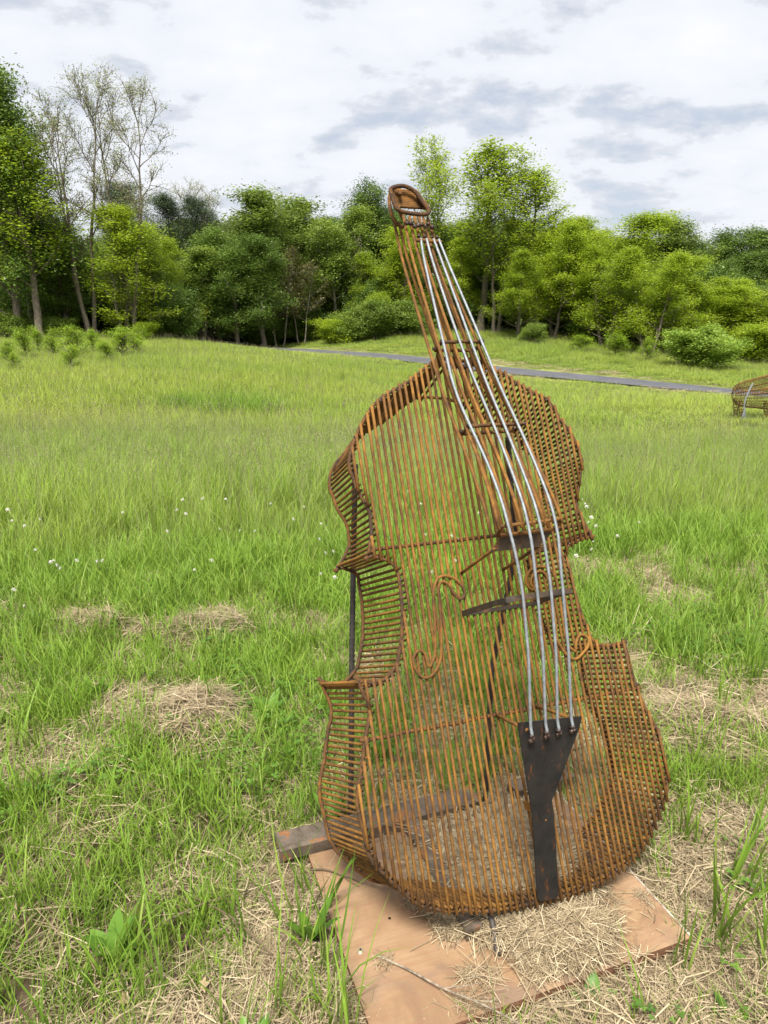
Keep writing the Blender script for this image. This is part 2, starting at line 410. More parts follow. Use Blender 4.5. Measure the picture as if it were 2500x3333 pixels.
F_HOLES = [[(-0.0714, 0.6348), (-0.053, 0.6616), (-0.0438, 0.6977), (-0.0365, 0.747), (-0.0317, 0.7972), (-0.0246, 0.8373), (-0.0082, 0.8663), (0.0131, 0.8742), (0.0374, 0.8661), (0.0507, 0.8565), (0.067, 0.8311), (0.0654, 0.8122), (0.0514, 0.8037), (0.0371, 0.8193), (0.0271, 0.8421), (0.0161, 0.8547), (0.0015, 0.8574), (-0.0109, 0.8356), (-0.0126, 0.7947), (-0.0188, 0.7445), (-0.0263, 0.695), (-0.0342, 0.6587), (-0.0506, 0.629), (-0.0726, 0.6128), (-0.0893, 0.6106), (-0.106, 0.6231), (-0.1155, 0.6467), (-0.1131, 0.6684), (-0.1014, 0.6814), (-0.0878, 0.6818), (-0.0788, 0.6705), (-0.0765, 0.6528), (-0.0741, 0.6352)], [(0.3889, 0.607), (0.3699, 0.6244), (0.3638, 0.6478), (0.3652, 0.696), (0.3673, 0.7478), (0.369, 0.8067), (0.3642, 0.8371), (0.3494, 0.857), (0.3244, 0.8648), (0.2976, 0.863), (0.2755, 0.8475), (0.2665, 0.8258), (0.2729, 0.8087), (0.2883, 0.8019), (0.2822, 0.8173), (0.2856, 0.8332), (0.3, 0.8479), (0.3216, 0.852), (0.3362, 0.8404), (0.3429, 0.8099), (0.3413, 0.7512), (0.3394, 0.6996), (0.3345, 0.6521), (0.3458, 0.6184), (0.3633, 0.595), (0.3843, 0.5869), (0.4102, 0.599), (0.434, 0.618), (0.4385, 0.6368), (0.426, 0.65), (0.4106, 0.6506), (0.395, 0.6335), (0.39, 0.6117)]]
TAILPIECE = [(0.0735, 0.4751, 0.1831), (0.2575, 0.458, 0.189), (0.2509, 0.4291, 0.1784), (0.1752, 0.2645, 0.1161), (0.1703, 0.2553, 0.1125), (0.1769, 0.2058, 0.0961), (0.1875, 0.007, 0.0303), (0.1854, -0.0067, 0.0256), (0.1769, -0.0134, 0.0226), (0.1352, -0.0087, 0.0206), (0.1258, -0.0003, 0.0226), (0.1198, 0.1151, 0.0608), (0.1116, 0.2375, 0.102), (0.0993, 0.3145, 0.1278), (0.0799, 0.4347, 0.169)]
HEAD_LOOP = [(0.0629, 2.0928), (0.0926, 2.1032), (0.1175, 2.1019), (0.1433, 2.0861), (0.1602, 2.055), (0.1776, 2.0271), (0.1759, 2.0174), (0.165, 2.0096), (0.1394, 2.0086), (0.1022, 2.0109), (0.0812, 2.0159), (0.0674, 2.0261), (0.0623, 2.0512), (0.0592, 2.0797)]
HEAD_CURL = [(0.0881, 2.1267), (0.0758, 2.0961), (0.0741, 2.06), (0.0762, 2.0341), (0.0866, 2.0103), (0.1097, 1.9964)]
# ------------------------------------------------------------------ terrain
CTRL = np.array([(0, -6, 0), (-6, -3, 0), (6, -3, 0), (0, 0, 0), (-3, 0.5, 0), (3, 0.5, 0), (0, 2, 0), (-2.5, 2.5, 0), (2.5, 2.5, 0), (0, 4.5, -0.06), (-4, 5, -0.05), (4, 5, -0.1),
    (0, 9, -0.4), (-6, 9, -0.35), (6, 10, -0.55), (-5.8, 14, -0.72), (-2.1, 14, -0.75), (3, 15, -0.95), (9.3, 17, -0.80), (12, 17, -0.9), (8, 14.5, -0.85), (-9.8, 20, -0.5), (-0.5, 24, -0.98), (-5.2, 22, -0.70),
    (5.4, 28, -1.30), (-9.4, 27, -0.36), (-18, 28, -0.35), (-2.3, 36, -0.85),
    (14.7, 30.5, -1.6), (16.9, 27, -1.68), (24, 22, -1.9), (5.8, 37, -1.2), (-3.9, 46, -0.76), (-7.7, 52, -0.84), (-12, 59, -1.0),
    (-20.5, 39, -0.08), (-17.6, 44, 0.02), (-12.9, 47, -0.25), (-9.6, 48.5, -0.55), (-26.5, 36, 0.0), (-13, 55, -0.7), (-22, 56, -0.2),
    (9.3, 40.5, -0.95), (1.5, 47, -0.55), (16, 36, -1.45),
    (-5.5, 58, -0.65), (1.2, 57, 0.12), (10.2, 54, -0.25), (14.2, 48, -0.9), (16.6, 41, -1.42), (25.5, 48, -1.5), (33.6, 48, -1.7), (5, 52, -0.2),
    (0, 80, 0.3), (-40, 70, 0.2), (40, 75, -1.0), (-60, 20, 0), (60, 20, -2.0), (-70, 110, 0.5), (70, 110, -0.5), (0, 130, 0.3), (-120, 0, 0), (120, 0, -1), (0, -60, 0.2), (-90, -60, 0), (90, -60, 0), (0, 220, 0), (-200, 200, 0), (200, 200, 0)], float)
def _tps(d2): return np.where(d2 > 1e-9, d2 * np.log(d2 + 1e-12), 0.0)
_X = CTRL[:, :2] / 30.0
_K = _tps(((_X[:, None] - _X[None]) ** 2).sum(-1)) + 1e-3 * np.eye(len(_X))
_Pm = np.hstack([np.ones((len(_X), 1)), _X])
_A = np.block([[_K, _Pm], [_Pm.T, np.zeros((3, 3))]])
_W = np.linalg.solve(_A, np.concatenate([CTRL[:, 2], np.zeros(3)]))
def hash_noise(x, y, s=1.0, seed=0):
    """value noise, vectorised"""
    x = np.asarray(x, float) / s; y = np.asarray(y, float) / s
    xi = np.floor(x).astype(np.int64); yi = np.floor(y).astype(np.int64)
    fx = x - xi; fy = y - yi; fx = fx * fx * (3 - 2 * fx); fy = fy * fy * (3 - 2 * fy)
    def h(a, b):
        n = (a * 374761393 + b * 668265263 + seed * 974634777) & 0x7fffffff
        n = ((n ^ (n >> 13)) * 1274126177) & 0x7fffffff
        n = (n ^ (n >> 16)) & 0xffff
        return n / 65535.0
    return (h(xi, yi) * (1 - fx) + h(xi + 1, yi) * fx) * (1 - fy) + (h(xi, yi + 1) * (1 - fx) + h(xi + 1, yi + 1) * fx) * fy
def fbm(x, y, s, seed=0, o=3):
    v = 0; a = 1; t = 0
    for i in range(o):
        v = v + a * hash_noise(x, y, s / 2 ** i, seed + i * 17); t += a; a *= 0.5
    return v / t
def zbase(x, y):
    x = np.atleast_1d(np.asarray(x, float)); y = np.atleast_1d(np.asarray(y, float)); sh = x.shape
    x = x.ravel(); y = y.ravel()
    out = np.zeros(len(x))
    for i in range(0, len(x), 20000):
        q = np.stack([x[i:i + 20000], y[i:i + 20000]], 1) / 30.0
        d2 = ((q[:, None] - _X[None]) ** 2).sum(-1)
        out[i:i + 20000] = _tps(d2) @ _W[:-3] + _W[-3] + q @ _W[-2:]
    r = np.hypot(x, y)
    out *= np.clip((420 - r) / 200, 0, 1)
    return out.reshape(sh)
PATH = np.array([(34, 17), (24, 22.5), (16.9, 28.1), (14.7, 30.2), (10.5, 33.5), (5.8, 37), (1.0, 41.3), (-3.9, 46), (-7.7, 51.5), (-11, 58), (-13, 70)], float)
PATHS = smoothline(PATH, 8)
def dpath(x, y):
    x = np.atleast_1d(np.asarray(x, float)); y = np.atleast_1d(np.asarray(y, float)); sh = x.shape
    x = x.ravel(); y = y.ravel(); best = np.full(len(x), 1e9)
    for a, b in zip(PATHS[:-1], PATHS[1:]):
        ab = b - a; t = np.clip(((x - a[0]) * ab[0] + (y - a[1]) * ab[1]) / (ab @ ab), 0, 1)
        best = np.minimum(best, np.hypot(x - a[0] - t * ab[0], y - a[1] - t * ab[1]))
    return best.reshape(sh)
def zmicro(x, y):
    r = np.hypot(x, y - 1)
    a = 0.03 * (fbm(x, y, 0.5, 3) - 0.5) + 0.10 * (fbm(x, y, 2.4, 9) - 0.5) * np.clip((r - 2) / 5, 0, 1)
    # flat under the board
    bx, by = x - 0.38, y - 1.62
    u_ = bx * 0.935 + by * 0.354; v_ = -bx * 0.354 + by * 0.935
    inb = np.clip(1.6 - np.maximum(abs(u_) / 0.5, abs(v_) / 0.42), 0, 0.6) / 0.6
    return a * (1 - inb) - 0.012 * inb
def zg(x, y):
    return zbase(x, y) + zmicro(np.asarray(x, float), np.asarray(y, float))
def mown_edge(x, y):
    """>0 where the grass is short"""
    return (4.55 + 0.22 * np.clip(x, -3, 6) + 0.9 * (fbm(x, y, 1.3, 31) - 0.5)) - y
PATCH = [(-0.95, 3.55, .30), (-1.6, 3.55, .22), (-0.9, 2.62, .34), (-2.3, 3.2, .25), (-1.35, 2.3, .3), (-.45, 3.5, .34), (1.55, 4.3, .38), (2.2, 3.4, .4), (1.5, 2.65, .5), (1.9, 2.35, .5), (2.7, 2.6, .5), (-1.7, 2.75, .2), (1.1, 3.2, .35), (2.4, 4.4, .3)]
def straw_mask(x, y):
    """0..1 how much dead grass covers the ground"""
    f = fbm(x, y, 0.55, 51)
    near = np.clip((2.55 - y) / 1.0, 0, 1)
    left = np.clip((x + 0.9) / 0.8, 0.25, 1)
    v = np.clip((f - 0.62 + 0.52 * near * left + 0.10 * (x > 0.6)) * 4.0, 0, 1)
    for a, b, r in PATCH:
        d = np.hypot((x - a), (y - b) * 1.3) / (r * .85) + (hash_noise(x, y, 0.15, 5) - 0.5) * 0.8
        v = np.maximum(v, np.clip((1.1 - d) * 2.5, 0, 1))
    return v * np.clip(mown_edge(x, y) * 2 + 0.4, 0, 1)
def path_near(x, y):
    """signed: on the camera's side of the path"""
    return np.clip((7.5 + 3 * (fbm(x, y, 4, 72) - 0.5) - dpath(x, y)) * 0.6, 0, 1)
def mown_path(x, y):
    """0..1 mown verge beside the path"""
    d = dpath(x, y)
    return np.clip((2.9 + 2.2 * (fbm(x, y, 5, 71) - 0.5) - d) * 1.2, 0, 1)
def axis(lo, hi, near, far, c):
    """graded axis: fine round c"""
    out = [c]; s = near; v = c
    while v < hi: v += s; out.append(v); s = min(s * 1.06, far) if v > c + 3 else s
    s = near; v = c
    while v > lo: v -= s; out.append(v); s = min(s * 1.06, far) if v < c - 2.5 else s
    return np.array(sorted(out))
def build_ground():
    xs = axis(-1500, 1500, 0.06, 60, 0.3); ys = axis(-1500, 2500, 0.06, 60, 2.4)
    X, Y = np.meshgrid(xs, ys)
    Z = zbase(X, Y); nr = (abs(X) < 80) & (Y < 90) & (Y > -20)
    Z[nr] += zmicro(X[nr], Y[nr])
    dp = np.full(X.shape, 99.0); dp[nr] = dpath(X[nr], Y[nr])
    Z -= np.clip((2.2 - dp) / 0.8, 0, 1) * 0.05
    V = np.stack([X, Y, Z], -1).reshape(-1, 3)
    ny, nx = X.shape
    i = np.arange(ny - 1)[:, None] * nx + np.arange(nx - 1)[None]
    F = np.stack([i, i + 1, i + nx + 1, i + nx], -1).reshape(-1, 4)
    sm = np.zeros(X.shape); sm[nr] = straw_mask(X[nr], Y[nr]) * (Y[nr] < 7)
    mp = np.zeros(X.shape); mp[nr] = mown_path(X[nr], Y[nr])
    me = mesh('ground', V, F, None, True, {'straw': sm.ravel(), 'verge': mp.ravel()})
    m = Mat('meadow_soil'); P = m.pos()
    green = m.ramp(m.noise(0.35, 5, 0.6, P), [(0.35, (0.055, 0.085, 0.018)), (0.65, (0.10, 0.13, 0.028))])
    sx = m.n('ShaderNodeSeparateXYZ'); m.l(P, sx.inputs[0])
    nearf = m.ramp(m.math('MULTIPLY', sx.outputs[1], 0.1), [(0.42, 1.0), (0.65, 0.0)])
    soil = m.ramp(m.noise(14, 6, 0.7, P), [(0.35, (0.045, 0.032, 0.020)), (0.6, (0.10, 0.072, 0.045)), (0.72, (0.17, 0.125, 0.075))])
    c = m.mix(nearf, green, soil)
    tan = m.ramp(m.noise(40, 6, 0.75, P), [(0.35, (0.09, 0.066, 0.04)), (0.62, (0.33, 0.255, 0.155))])
    c = m.mix(m.math('MULTIPLY', m.attr('straw'), 0.9), c, tan)
    vg = m.ramp(m.noise(1.2, 5, 0.65, P), [(0.40, (0.17, 0.22, 0.05)), (0.6, (0.34, 0.30, 0.15))])
    c = m.mix(m.math('MULTIPLY', m.attr('verge'), 0.9), c, vg)
    me.materials.append(m.end(m.pbr(c, 0.95, 0, m.bump(m.noise(25, 5, 0.7, P), 0.5, 0.02), 0.1)))
    g = tag(obj('ground', me), 'uneven meadow ground of soil and thatch under the grass', 'ground', kind='structure')
    # path ribbon
    T = np.gradient(PATHS, axis=0); T /= np.linalg.norm(T, axis=1)[:, None]; N_ = np.stack([-T[:, 1], T[:, 0]], 1)
    V = []; ws = np.linspace(-1.2, 1.2, 5)
    for i, p in enumerate(PATHS):
        zc = float(zbase(p[0], p[1])[0])
        for w in ws:
            q = p + N_[i] * (w + (0.10 * (hash_noise(i * 1.0, w * 3.0, 1.3, 2) - .5) if abs(w) > 1 else 0))
            V.append((q[0], q[1], max(zc, float(zbase(q[0], q[1])[0])) + 0.05 - 0.02 * (w / 1.2) ** 2))
    n = len(PATHS); F = [(i * 5 + j, i * 5 + j + 1, (i + 1) * 5 + j + 1, (i + 1) * 5 + j) for i in range(n - 1) for j in range(4)]
    o = tag(obj('path', mesh('path', V, F, M_ASPH, True)), 'grey asphalt path curving through the meadow', 'path', kind='structure')
    return g
build_ground()

# ------------------------------------------------------------------ scatter (geometry nodes: points -> instances)
def scatter(name, label, cat, variants, P, rot, scl, idx, kind='stuff'):
    col = bpy.data.collections.new(name + '_source')
    for i, v in enumerate(variants):
        v.name = '%s_piece_%02d' % (name, i)
        col.objects.link(v)
    me = bpy.data.meshes.new(name)
    n = len(P)
    me.vertices.add(n); me.vertices.foreach_set('co', np.asarray(P, np.float32).ravel())
    for an, ty, arr, key in (('rot', 'FLOAT_VECTOR', rot, 'vector'), ('scl', 'FLOAT_VECTOR', scl, 'vector')):
        a = me.attributes.new(an, ty, 'POINT'); a.data.foreach_set(key, np.asarray(arr, np.float32).ravel())
    a = me.attributes.new('idx', 'INT', 'POINT'); a.data.foreach_set('value', np.asarray(idx, np.int32))
    o = obj(name, me)
    tag(o, label, cat, kind=kind)
    g = bpy.data.node_groups.new(name + '_nodes', 'GeometryNodeTree')
    g.interface.new_socket('Geometry', in_out='INPUT', socket_type='NodeSocketGeometry')
    g.interface.new_socket('Geometry', in_out='OUTPUT', socket_type='NodeSocketGeometry')
    N = g.nodes; L = g.links
    gi = N.new('NodeGroupInput'); go = N.new('NodeGroupOutput')
    ci = N.new('GeometryNodeCollectionInfo'); ci.inputs['Collection'].default_value = col
    ci.inputs['Separate Children'].default_value = True; ci.inputs['Reset Children'].default_value = True
    ip = N.new('GeometryNodeInstanceOnPoints'); ip.inputs['Pick Instance'].default_value = True
    def na(nm, ty):
        x = N.new('GeometryNodeInputNamedAttribute'); x.data_type = ty; x.inputs['Name'].default_value = nm
        return [s for s in x.outputs if s.enabled and s.name == 'Attribute'][0]
    L.new(gi.outputs[0], ip.inputs['Points']); L.new(ci.outputs[0], ip.inputs['Instance'])
    L.new(na('idx', 'INT'), ip.inputs['Instance Index'])
    er = N.new('FunctionNodeEulerToRotation'); L.new(na('rot', 'FLOAT_VECTOR'), er.inputs[0])
    L.new(er.outputs[0], ip.inputs['Rotation'])
    L.new(na('scl', 'FLOAT_VECTOR'), ip.inputs['Scale'])
    L.new(ip.outputs[0], go.inputs[0])
    md = o.modifiers.new('scatter', 'NODES'); md.node_group = g
    return o

def blades(n, h, w, rad, segs=3, lean=0.5, curl=0.6, seed=0, flat=False, hue=(0, 1)):
    """n grass blades rooted in a disc; returns V, F, t, h arrays"""
    r = np.random.default_rng(seed)
    V = []; F = []; T = []; H = []; k = 0
    for i in range(n):
        a = r.uniform(0, 2 * PI); q = rad * math.sqrt(r.uniform()); x0 = q * math.cos(a); y0 = q * math.sin(a)
        hh = h * r.uniform(0.45, 1.15); ww = w * r.uniform(0.6, 1.3)
        d = r.uniform(0, 2 * PI); ln = lean * r.uniform(0.1, 1.0); cu = curl * r.uniform(0.1, 1.3)
        f = d + PI / 2 + r.uniform(-0.7, 0.7); t = r.uniform(*hue)
        cf, sf = math.cos(f) * ww / 2, math.sin(f) * ww / 2
        px, py, pz = x0, y0, -0.01; th = ln
        st = hh / segs
        for s in range(segs + 1):
            u = s / segs
            wd = (1 - u ** 1.6) if s < segs else 0
            if s < segs:
                wd *= min(1, 0.65 + u)
                V += [(px - cf * wd, py - sf * wd, pz), (px + cf * wd, py + sf * wd, pz)]; T += [t, t]; H += [u, u]
                if s: F.append((k - 2, k - 1, k + 1, k)); 
                k += 2
            else:
                V.append((px, py, pz)); T.append(t); H.append(1.0); F.append((k - 2, k - 1, k)); k += 1
            th = ln + cu * u * 1.4
            px += math.cos(d) * math.sin(th) * st; py += math.sin(d) * math.sin(th) * st; pz += math.cos(th) * st
    return V, F, T, H
def seeds(n, h, rad, seed=0, size=0.012, wl=0.004):
    """thin stems with a loose panicle of tiny scales"""
    r = np.random.default_rng(seed + 500)
    V = []; F = []; T = []; H = []; k = 0
    for i in range(n):
        a = r.uniform(0, 2 * PI); q = rad * math.sqrt(r.uniform()); x, y = q * math.cos(a), q * math.sin(a)
        d = r.uniform(0, 2 * PI); ln = r.uniform(0.02, 0.28); hh = h * r.uniform(0.75, 1.15); t = r.uniform()
        dx, dy = math.cos(d) * math.sin(ln), math.sin(d) * math.sin(ln); dz = math.cos(ln)
        f = r.uniform(0, PI); cf, sf = math.cos(f) * wl / 2, math.sin(f) * wl / 2
        V += [(x - cf, y - sf, 0), (x + cf, y + sf, 0), (x + dx * hh, y + dy * hh, dz * hh)]; F.append((k, k + 1, k + 2)); T += [0.75] * 3; H += [0.3, 0.3, 1]; k += 3
        pl = h * 0.2
        for j in range(9):
            u = 1 - r.uniform() * pl / hh; sp = (1 - u) * hh * 0.28 + 0.002
            c = np.array([x + dx * hh * u, y + dy * hh * u, dz * hh * u]) + r.normal(0, sp, 3)
            s = size * r.uniform(0.6, 1.3); e = r.normal(0, 1, 3); e[2] = abs(e[2]) + 1; e *= s / np.linalg.norm(e); g_ = np.cross(e, r.normal(0, 1, 3)); g_ *= 0.35 * s / (np.linalg.norm(g_) + 1e-9)
            V += [tuple(c - e), tuple(c + g_), tuple(c + e), tuple(c - g_)]; F.append((k, k + 1, k + 2, k + 3)); T += [t] * 4; H += [1] * 4; k += 4
    return V, F, T, H
def straws(n, L, w, rad, thick=0.03, seed=0, up=0.12):
    r = np.random.default_rng(seed + 900)
    V = []; F = []; T = []; k = 0
    for i in range(n):
        a = r.uniform(0, 2 * PI); q = rad * math.sqrt(r.uniform()); c = np.array([q * math.cos(a), q * math.sin(a), r.uniform(0.002, thick)])
        d = r.uniform(0, PI); tilt = r.normal(0, up); l = L * r.uniform(0.3, 1.2); ww = w * r.uniform(0.5, 1.4); t = np.clip(r.normal(0.55, 0.28), 0, 1)
        e = np.array([math.cos(d) * math.cos(tilt), math.sin(d) * math.cos(tilt), math.sin(tilt)]); s = np.array([-math.sin(d), math.cos(d), r.uniform(-0.5, 0.5)]) * ww / 2
        bend = np.array([-math.sin(d), math.cos(d), 0]) * r.normal(0, 0.10) * l + np.array([0, 0, r.uniform(0, 0.10) * l])
        for u in (-0.5, 0, 0.5):
            p = c + e * l * u + bend * (1 - 4 * u * u)
            V += [tuple(p - s), tuple(p + s)]
        F += [(k, k + 1, k + 3, k + 2), (k + 2, k + 3, k + 5, k + 4)]; T += [t] * 6; k += 6
    return V, F, T
def piece(V, F, T, H, mat): 
    o = obj('piece', mesh('piece', V, F, mat, False, {'t': T, 'h': H}), None, False); return o
def joined(parts, mats):
    """several (V,F,T,H) sets with one material each -> one mesh object"""
    V = []; F = []; T = []; H = []; MI = []; k = 0
    for i, (v, f, t, h) in enumerate(parts):
        V += list(v); F += [tuple(j + k for j in q) for q in f]; T += list(t); H += list(h); MI += [i] * len(f); k += len(v)
    me = mesh('piece', V, F, None, False, {'t': T, 'h': H})
    for mm in mats: me.materials.append(mm)
    me.polygons.foreach_set('material_index', np.array(MI, np.int32))
    return obj('piece', me, None, False)

BOARD_C = (0.337, 0)
def on_board(x, y, pad=0.0):
    dx = x - BX; dy = y - BY
    u = dx * BW[0] + dy * BW[1]; v = dx * BD[0] + dy * BD[1]
    return (u > -pad) & (u < 0.87 + pad) & (v > -pad) & (v < 0.66 + pad)
BW = np.array([0.9397, 0.3420]); BD = np.array([-0.3420, 0.9397])
BX, BY = -0.012, 1.190       # near left corner of the board
def field(n, ylo, yhi, dens_fn, pad=1.35, seed=0):
    """random points in the ground trapezoid the camera can see (widened), kept with probability dens_fn"""
    r = np.random.default_rng(seed)
    y = np.sqrt(r.uniform(ylo ** 2, yhi ** 2, n)); x = r.uniform(-1, 1, n) * (0.56 * y + 0.35) * pad
    k = r.uniform(size=n) < dens_fn(x, y)
    return x[k], y[k], r
def place(x, y, r, smin, smax, tilt=0.12, dz=0.0, zs=None):
    z = zg(x, y) + dz; n = len(x)
    P = np.stack([x, y, z], 1); rot = np.stack([r.normal(0, tilt, n), r.normal(0, tilt, n), r.uniform(0, 2 * PI, n)], 1)
    s = r.uniform(smin, smax, n); S = np.stack([s, s, s * (zs if zs is not None else 1)], 1)
    return P, rot, S
def build_grass():
    offboard = lambda x, y: 1.0 * ~on_board(x, y, 0.012)
    # short grass of the mown strip
    V = [piece(*blades(24, h, w, 0.075, 3, ln, cu, s), M_GRASS) for s, (h, w, ln, cu) in enumerate([(.13, .0038, .45, .8), (.18, .0046, .38, .9), (.10, .0034, .8, .6), (.22, .0055, .28, 1.0), (.15, .008, .45, .7)])]
    x, y, r = field(19000, 0.7, 6.0, lambda x, y: np.where(mown_edge(x, y) > -0.4, 1, 0) * (0.20 + 0.95 * (1 - straw_mask(x, y)) * np.clip(0.35 + 1.3 * fbm(x, y, 0.35, 77), 0, 1)) * offboard(x, y), seed=1)
    P, rot, S = place(x, y, r, 0.6, 1.35)
    S *= np.clip(0.62 + 0.16 * (y - 1.2), 0.55, 1.15)[:, None]
    scatter('short_grass', 'short bright green grass regrown on the mown strip round the sculpture', 'grass', V, P, rot, S, r.choice(5, len(x), p=[.28, .24, .22, .16, .10]))
    # standing longer blades in small tufts among it
    V = [piece(*blades(7, .34, .0085, 0.035, 4, .22, .6, 40 + s), M_GRASS) for s in range(3)]
    x, y, r = field(1500, 0.7, 5.5, lambda x, y: (mown_edge(x, y) > -0.2) * np.clip(fbm(x, y, 0.6, 12) * 2.2 - 0.75, 0, 1) * offboard(x, y), seed=11)
    P, rot, S = place(x, y, r, 0.5, 1.1)
    hx = np.array([-0.24, -0.2, -0.15, -0.18, -0.13, -0.22, 0.93, 0.98, 0.9, 1.02, 0.95, 0.75, -.1, -.16, -0.5, 1.05]); hy = np.array([1.55, 1.45, 1.38, 1.6, 1.3, 1.66, 1.6, 1.7, 1.52, 1.5, 1.85, 1.42, 1.2, 1.2, 2.0, 1.62])
    P2, r2, S2 = place(hx, hy, r, 0.75, 1.25, 0.2)
    P = np.vstack([P, P2]); rot = np.vstack([rot, r2]); S = np.vstack([S, S2])
    scatter('grass_tuft', 'upright fresh grass tufts standing above the mown grass', 'grass', V, P, rot, S, r.integers(0, 3, len(P)))
    # low broad leaves (clover, plantain)
    def broad(seed):
        r = np.random.default_rng(seed); V = []; F = []; T = []; k = 0
        for i in range(16):
            a = r.uniform(0, 2 * PI); q = 0.07 * math.sqrt(r.uniform()); c = np.array([q * math.cos(a), q * math.sin(a), r.uniform(0.02, 0.10)]); s = r.uniform(.007, .014); d = r.uniform(0, 2 * PI); t = r.uniform()
            for j in range(3):
                e = d + j * 2.09; p = np.array([math.cos(e), math.sin(e), r.uniform(-.1, .35)]); n = np.array([-math.sin(e), math.cos(e), 0]) * 0.62
                V += [tuple(c), tuple(c + (p * .6 + n) * s), tuple(c + p * 1.25 * s), tuple(c + (p * .6 - n) * s)]; F.append((k, k + 1, k + 2, k + 3)); T += [t] * 4; k += 4
        return V, F, T, [1] * len(V)
    V = [piece(*broad(s), M_LF_WEED) for s in range(3)]
    x, y, r = field(5000, 0.8, 6.0, lambda x, y: (mown_edge(x, y) > -0.3) * np.clip(fbm(x, y, 0.8, 92) * 2.6 - 1.15, 0, 1) * (1 - 0.8 * straw_mask(x, y)) * offboard(x, y), seed=12)
    P, rot, S = place(x, y, r, 0.5, 1.2)
    scatter('clover_leaves', 'low clover leaves spread through the short grass', 'ground cover', V, P, rot, S, r.integers(0, 3, len(P)))
    # dead grass
    def sp(s, n, L, w, rad, th, up):
        v, f, t = straws(n, L, w, rad, th, s, up); return piece(v, f, t, [1] * len(v), M_STRAW)
    V = [sp(1, 95, .12, .0018, .11, .02, .12), sp(2, 75, .17, .0021, .12, .03, .16), sp(3, 110, .07, .0016, .09, .02, .25), sp(4, 24, .23, .0025, .12, .035, .12)]
    x, y, r = field(19000, 0.7, 6.0, lambda x, y: (0.10 + 0.95 * straw_mask(x, y)) * (mown_edge(x, y) > -0.3) * (~on_board(x, y, -0.012)), seed=2)
    z = zg(x, y); ob = on_board(x, y, 0.0)
    P, rot, S = place(x, y, r, 0.6, 1.15, 0.16)
    keep = ~ob; 
    scatter('dry_grass', 'tan dead grass lying matted between the green blades', 'dry grass', V, P[keep], rot[keep], S[keep], np.where(on_board(x, y, .16)[keep], r.choice([0, 2], keep.sum()), r.choice(4, keep.sum(), p=[.38, .26, .26, .10])))
    # tall meadow grass, first belt
    tv = []
    for s in range(5):
        a = blades(26, .42, .006, .11, 4, .28, .75, 60 + s); b = seeds(2 if s == 0 else 1, .57, .10, s, .0065)
        tv.append(joined([a, b], [M_TALL, M_SEED]))
    x, y, r = field(26000, 4.0, 14.5, lambda x, y: (mown_edge(x, y) < 0.25 * hash_noise(x, y, .2, 3)) * (0.62 + 0.38 * np.clip(fbm(x, y, 1.5, 8) * 2 - .5, 0, 1)) * np.clip(1.15 - 0.055 * (y - 5), 0.5, 1), seed=3)
    P, rot, S = place(x, y, r, 0.62, 1.1, 0.10)
    S *= (np.clip(0.60 + 0.5 * (-mown_edge(x, y)) * 0.5, 0.55, 1.0) * (0.8 + 0.4 * fbm(x, y, 2.5, 15)) * np.where(x > 1.5, .82, 1))[:, None]
    scatter('tall_grass', 'tall seeding meadow grass beyond the mown strip', 'grass', tv, P, rot, S, r.integers(0, 5, len(x)))
    # scattered taller stalks with darker heads
    kv = [joined([blades(3, .66, .0035, .02, 4, .10, .25, 200 + s), seeds(2, .74, .03, 300 + s, .009, .003)], [M_STALK, M_SEED]) for s in range(4)]
    x, y, r = field(2600, 4.6, 16.0, lambda x, y: (mown_edge(x, y) < -.3) * np.clip(fbm(x, y, 2.2, 19) * 3.2 - 1.3, 0.03, 1), seed=31)
    P, rot, S = place(x, y, r, 0.6, 1.12, 0.10)
    scatter('seeding_stalks', 'brown tipped grass stalks standing above the meadow', 'grass', kv, P, rot, S, r.integers(0, 4, len(x)))
    # meadow to the crest, coarser
    fv = []
    for s in range(4):
        a = blades(66, .40, .0085, .34, 3, .32, .8, 80 + s); b = seeds(1, .50, .34, 20 + s, .014, .007)
        fv.append(joined([a, b], [M_FAR, M_SEED]))
    vis = lambda x, y: (dpath(x, y) > 1.55) & ~((abs(x - 9.35) < 1.2) & (abs(y - 17.1) < .5))
    x, y, r = field(46000, 13.0, 62.0, lambda x, y: vis(x, y) * (1 - 0.0 * y) * np.clip(1.2 - y / 70, 0.3, 1), pad=1.3, seed=4)
    P, rot, S = place(x, y, r, 0.75, 1.25, 0.08)
    mp = mown_path(x, y)
    S *= (0.75 + 0.5 * fbm(x, y, 4, 33))[:, None]; S[:, 2] *= (1 - 0.80 * mp) * (1 - 0.45 * path_near(x, y))
    S[:, 2] *= np.clip(1.0 - 0.25 * (x > 0) * (y < 30), 0.3, 1) * np.where((x > 5.5) & (y > 13) & (y < 19), .55, 1)
    scatter('meadow_grass', 'yellow green meadow grass running up to the wood', 'grass', fv, P, rot, S, r.integers(0, 4, len(x)))
    # one darker lush patch
    m = M_GRASS
    q = np.random.default_rng(6); a = q.uniform(0, 6.28, 160); rr = np.sqrt(q.uniform(size=160)); x = -4.0 + 1.5 * rr * np.cos(a); y = 17.6 + .9 * rr * np.sin(a)
    P, rot, S = place(x, y, q, 1.0, 1.5, .08)
    scatter('lush_grass', 'darker green lush patch of grass in the middle of the meadow', 'grass', [piece(*blades(40, .42, .012, .22, 3, .2, .5, 140 + s_), M_GRASS) for s_ in range(2)], P, rot, S, q.integers(0, 2, 160))
    # mown dry strip beside the path
    V = [sp(30 + s, 40, .35, .012, .7, .03, .06) for s in range(2)]
    x, y, r = field(9000, 15, 50, lambda x, y: vis(x, y) * (mown_path(x, y) > .15) * np.clip(fbm(x, y, 3, 44) * 2 - .6, 0, .7), seed=5)
    P, rot, S = place(x, y, r, 0.6, 1.1, 0.05, 0.05)
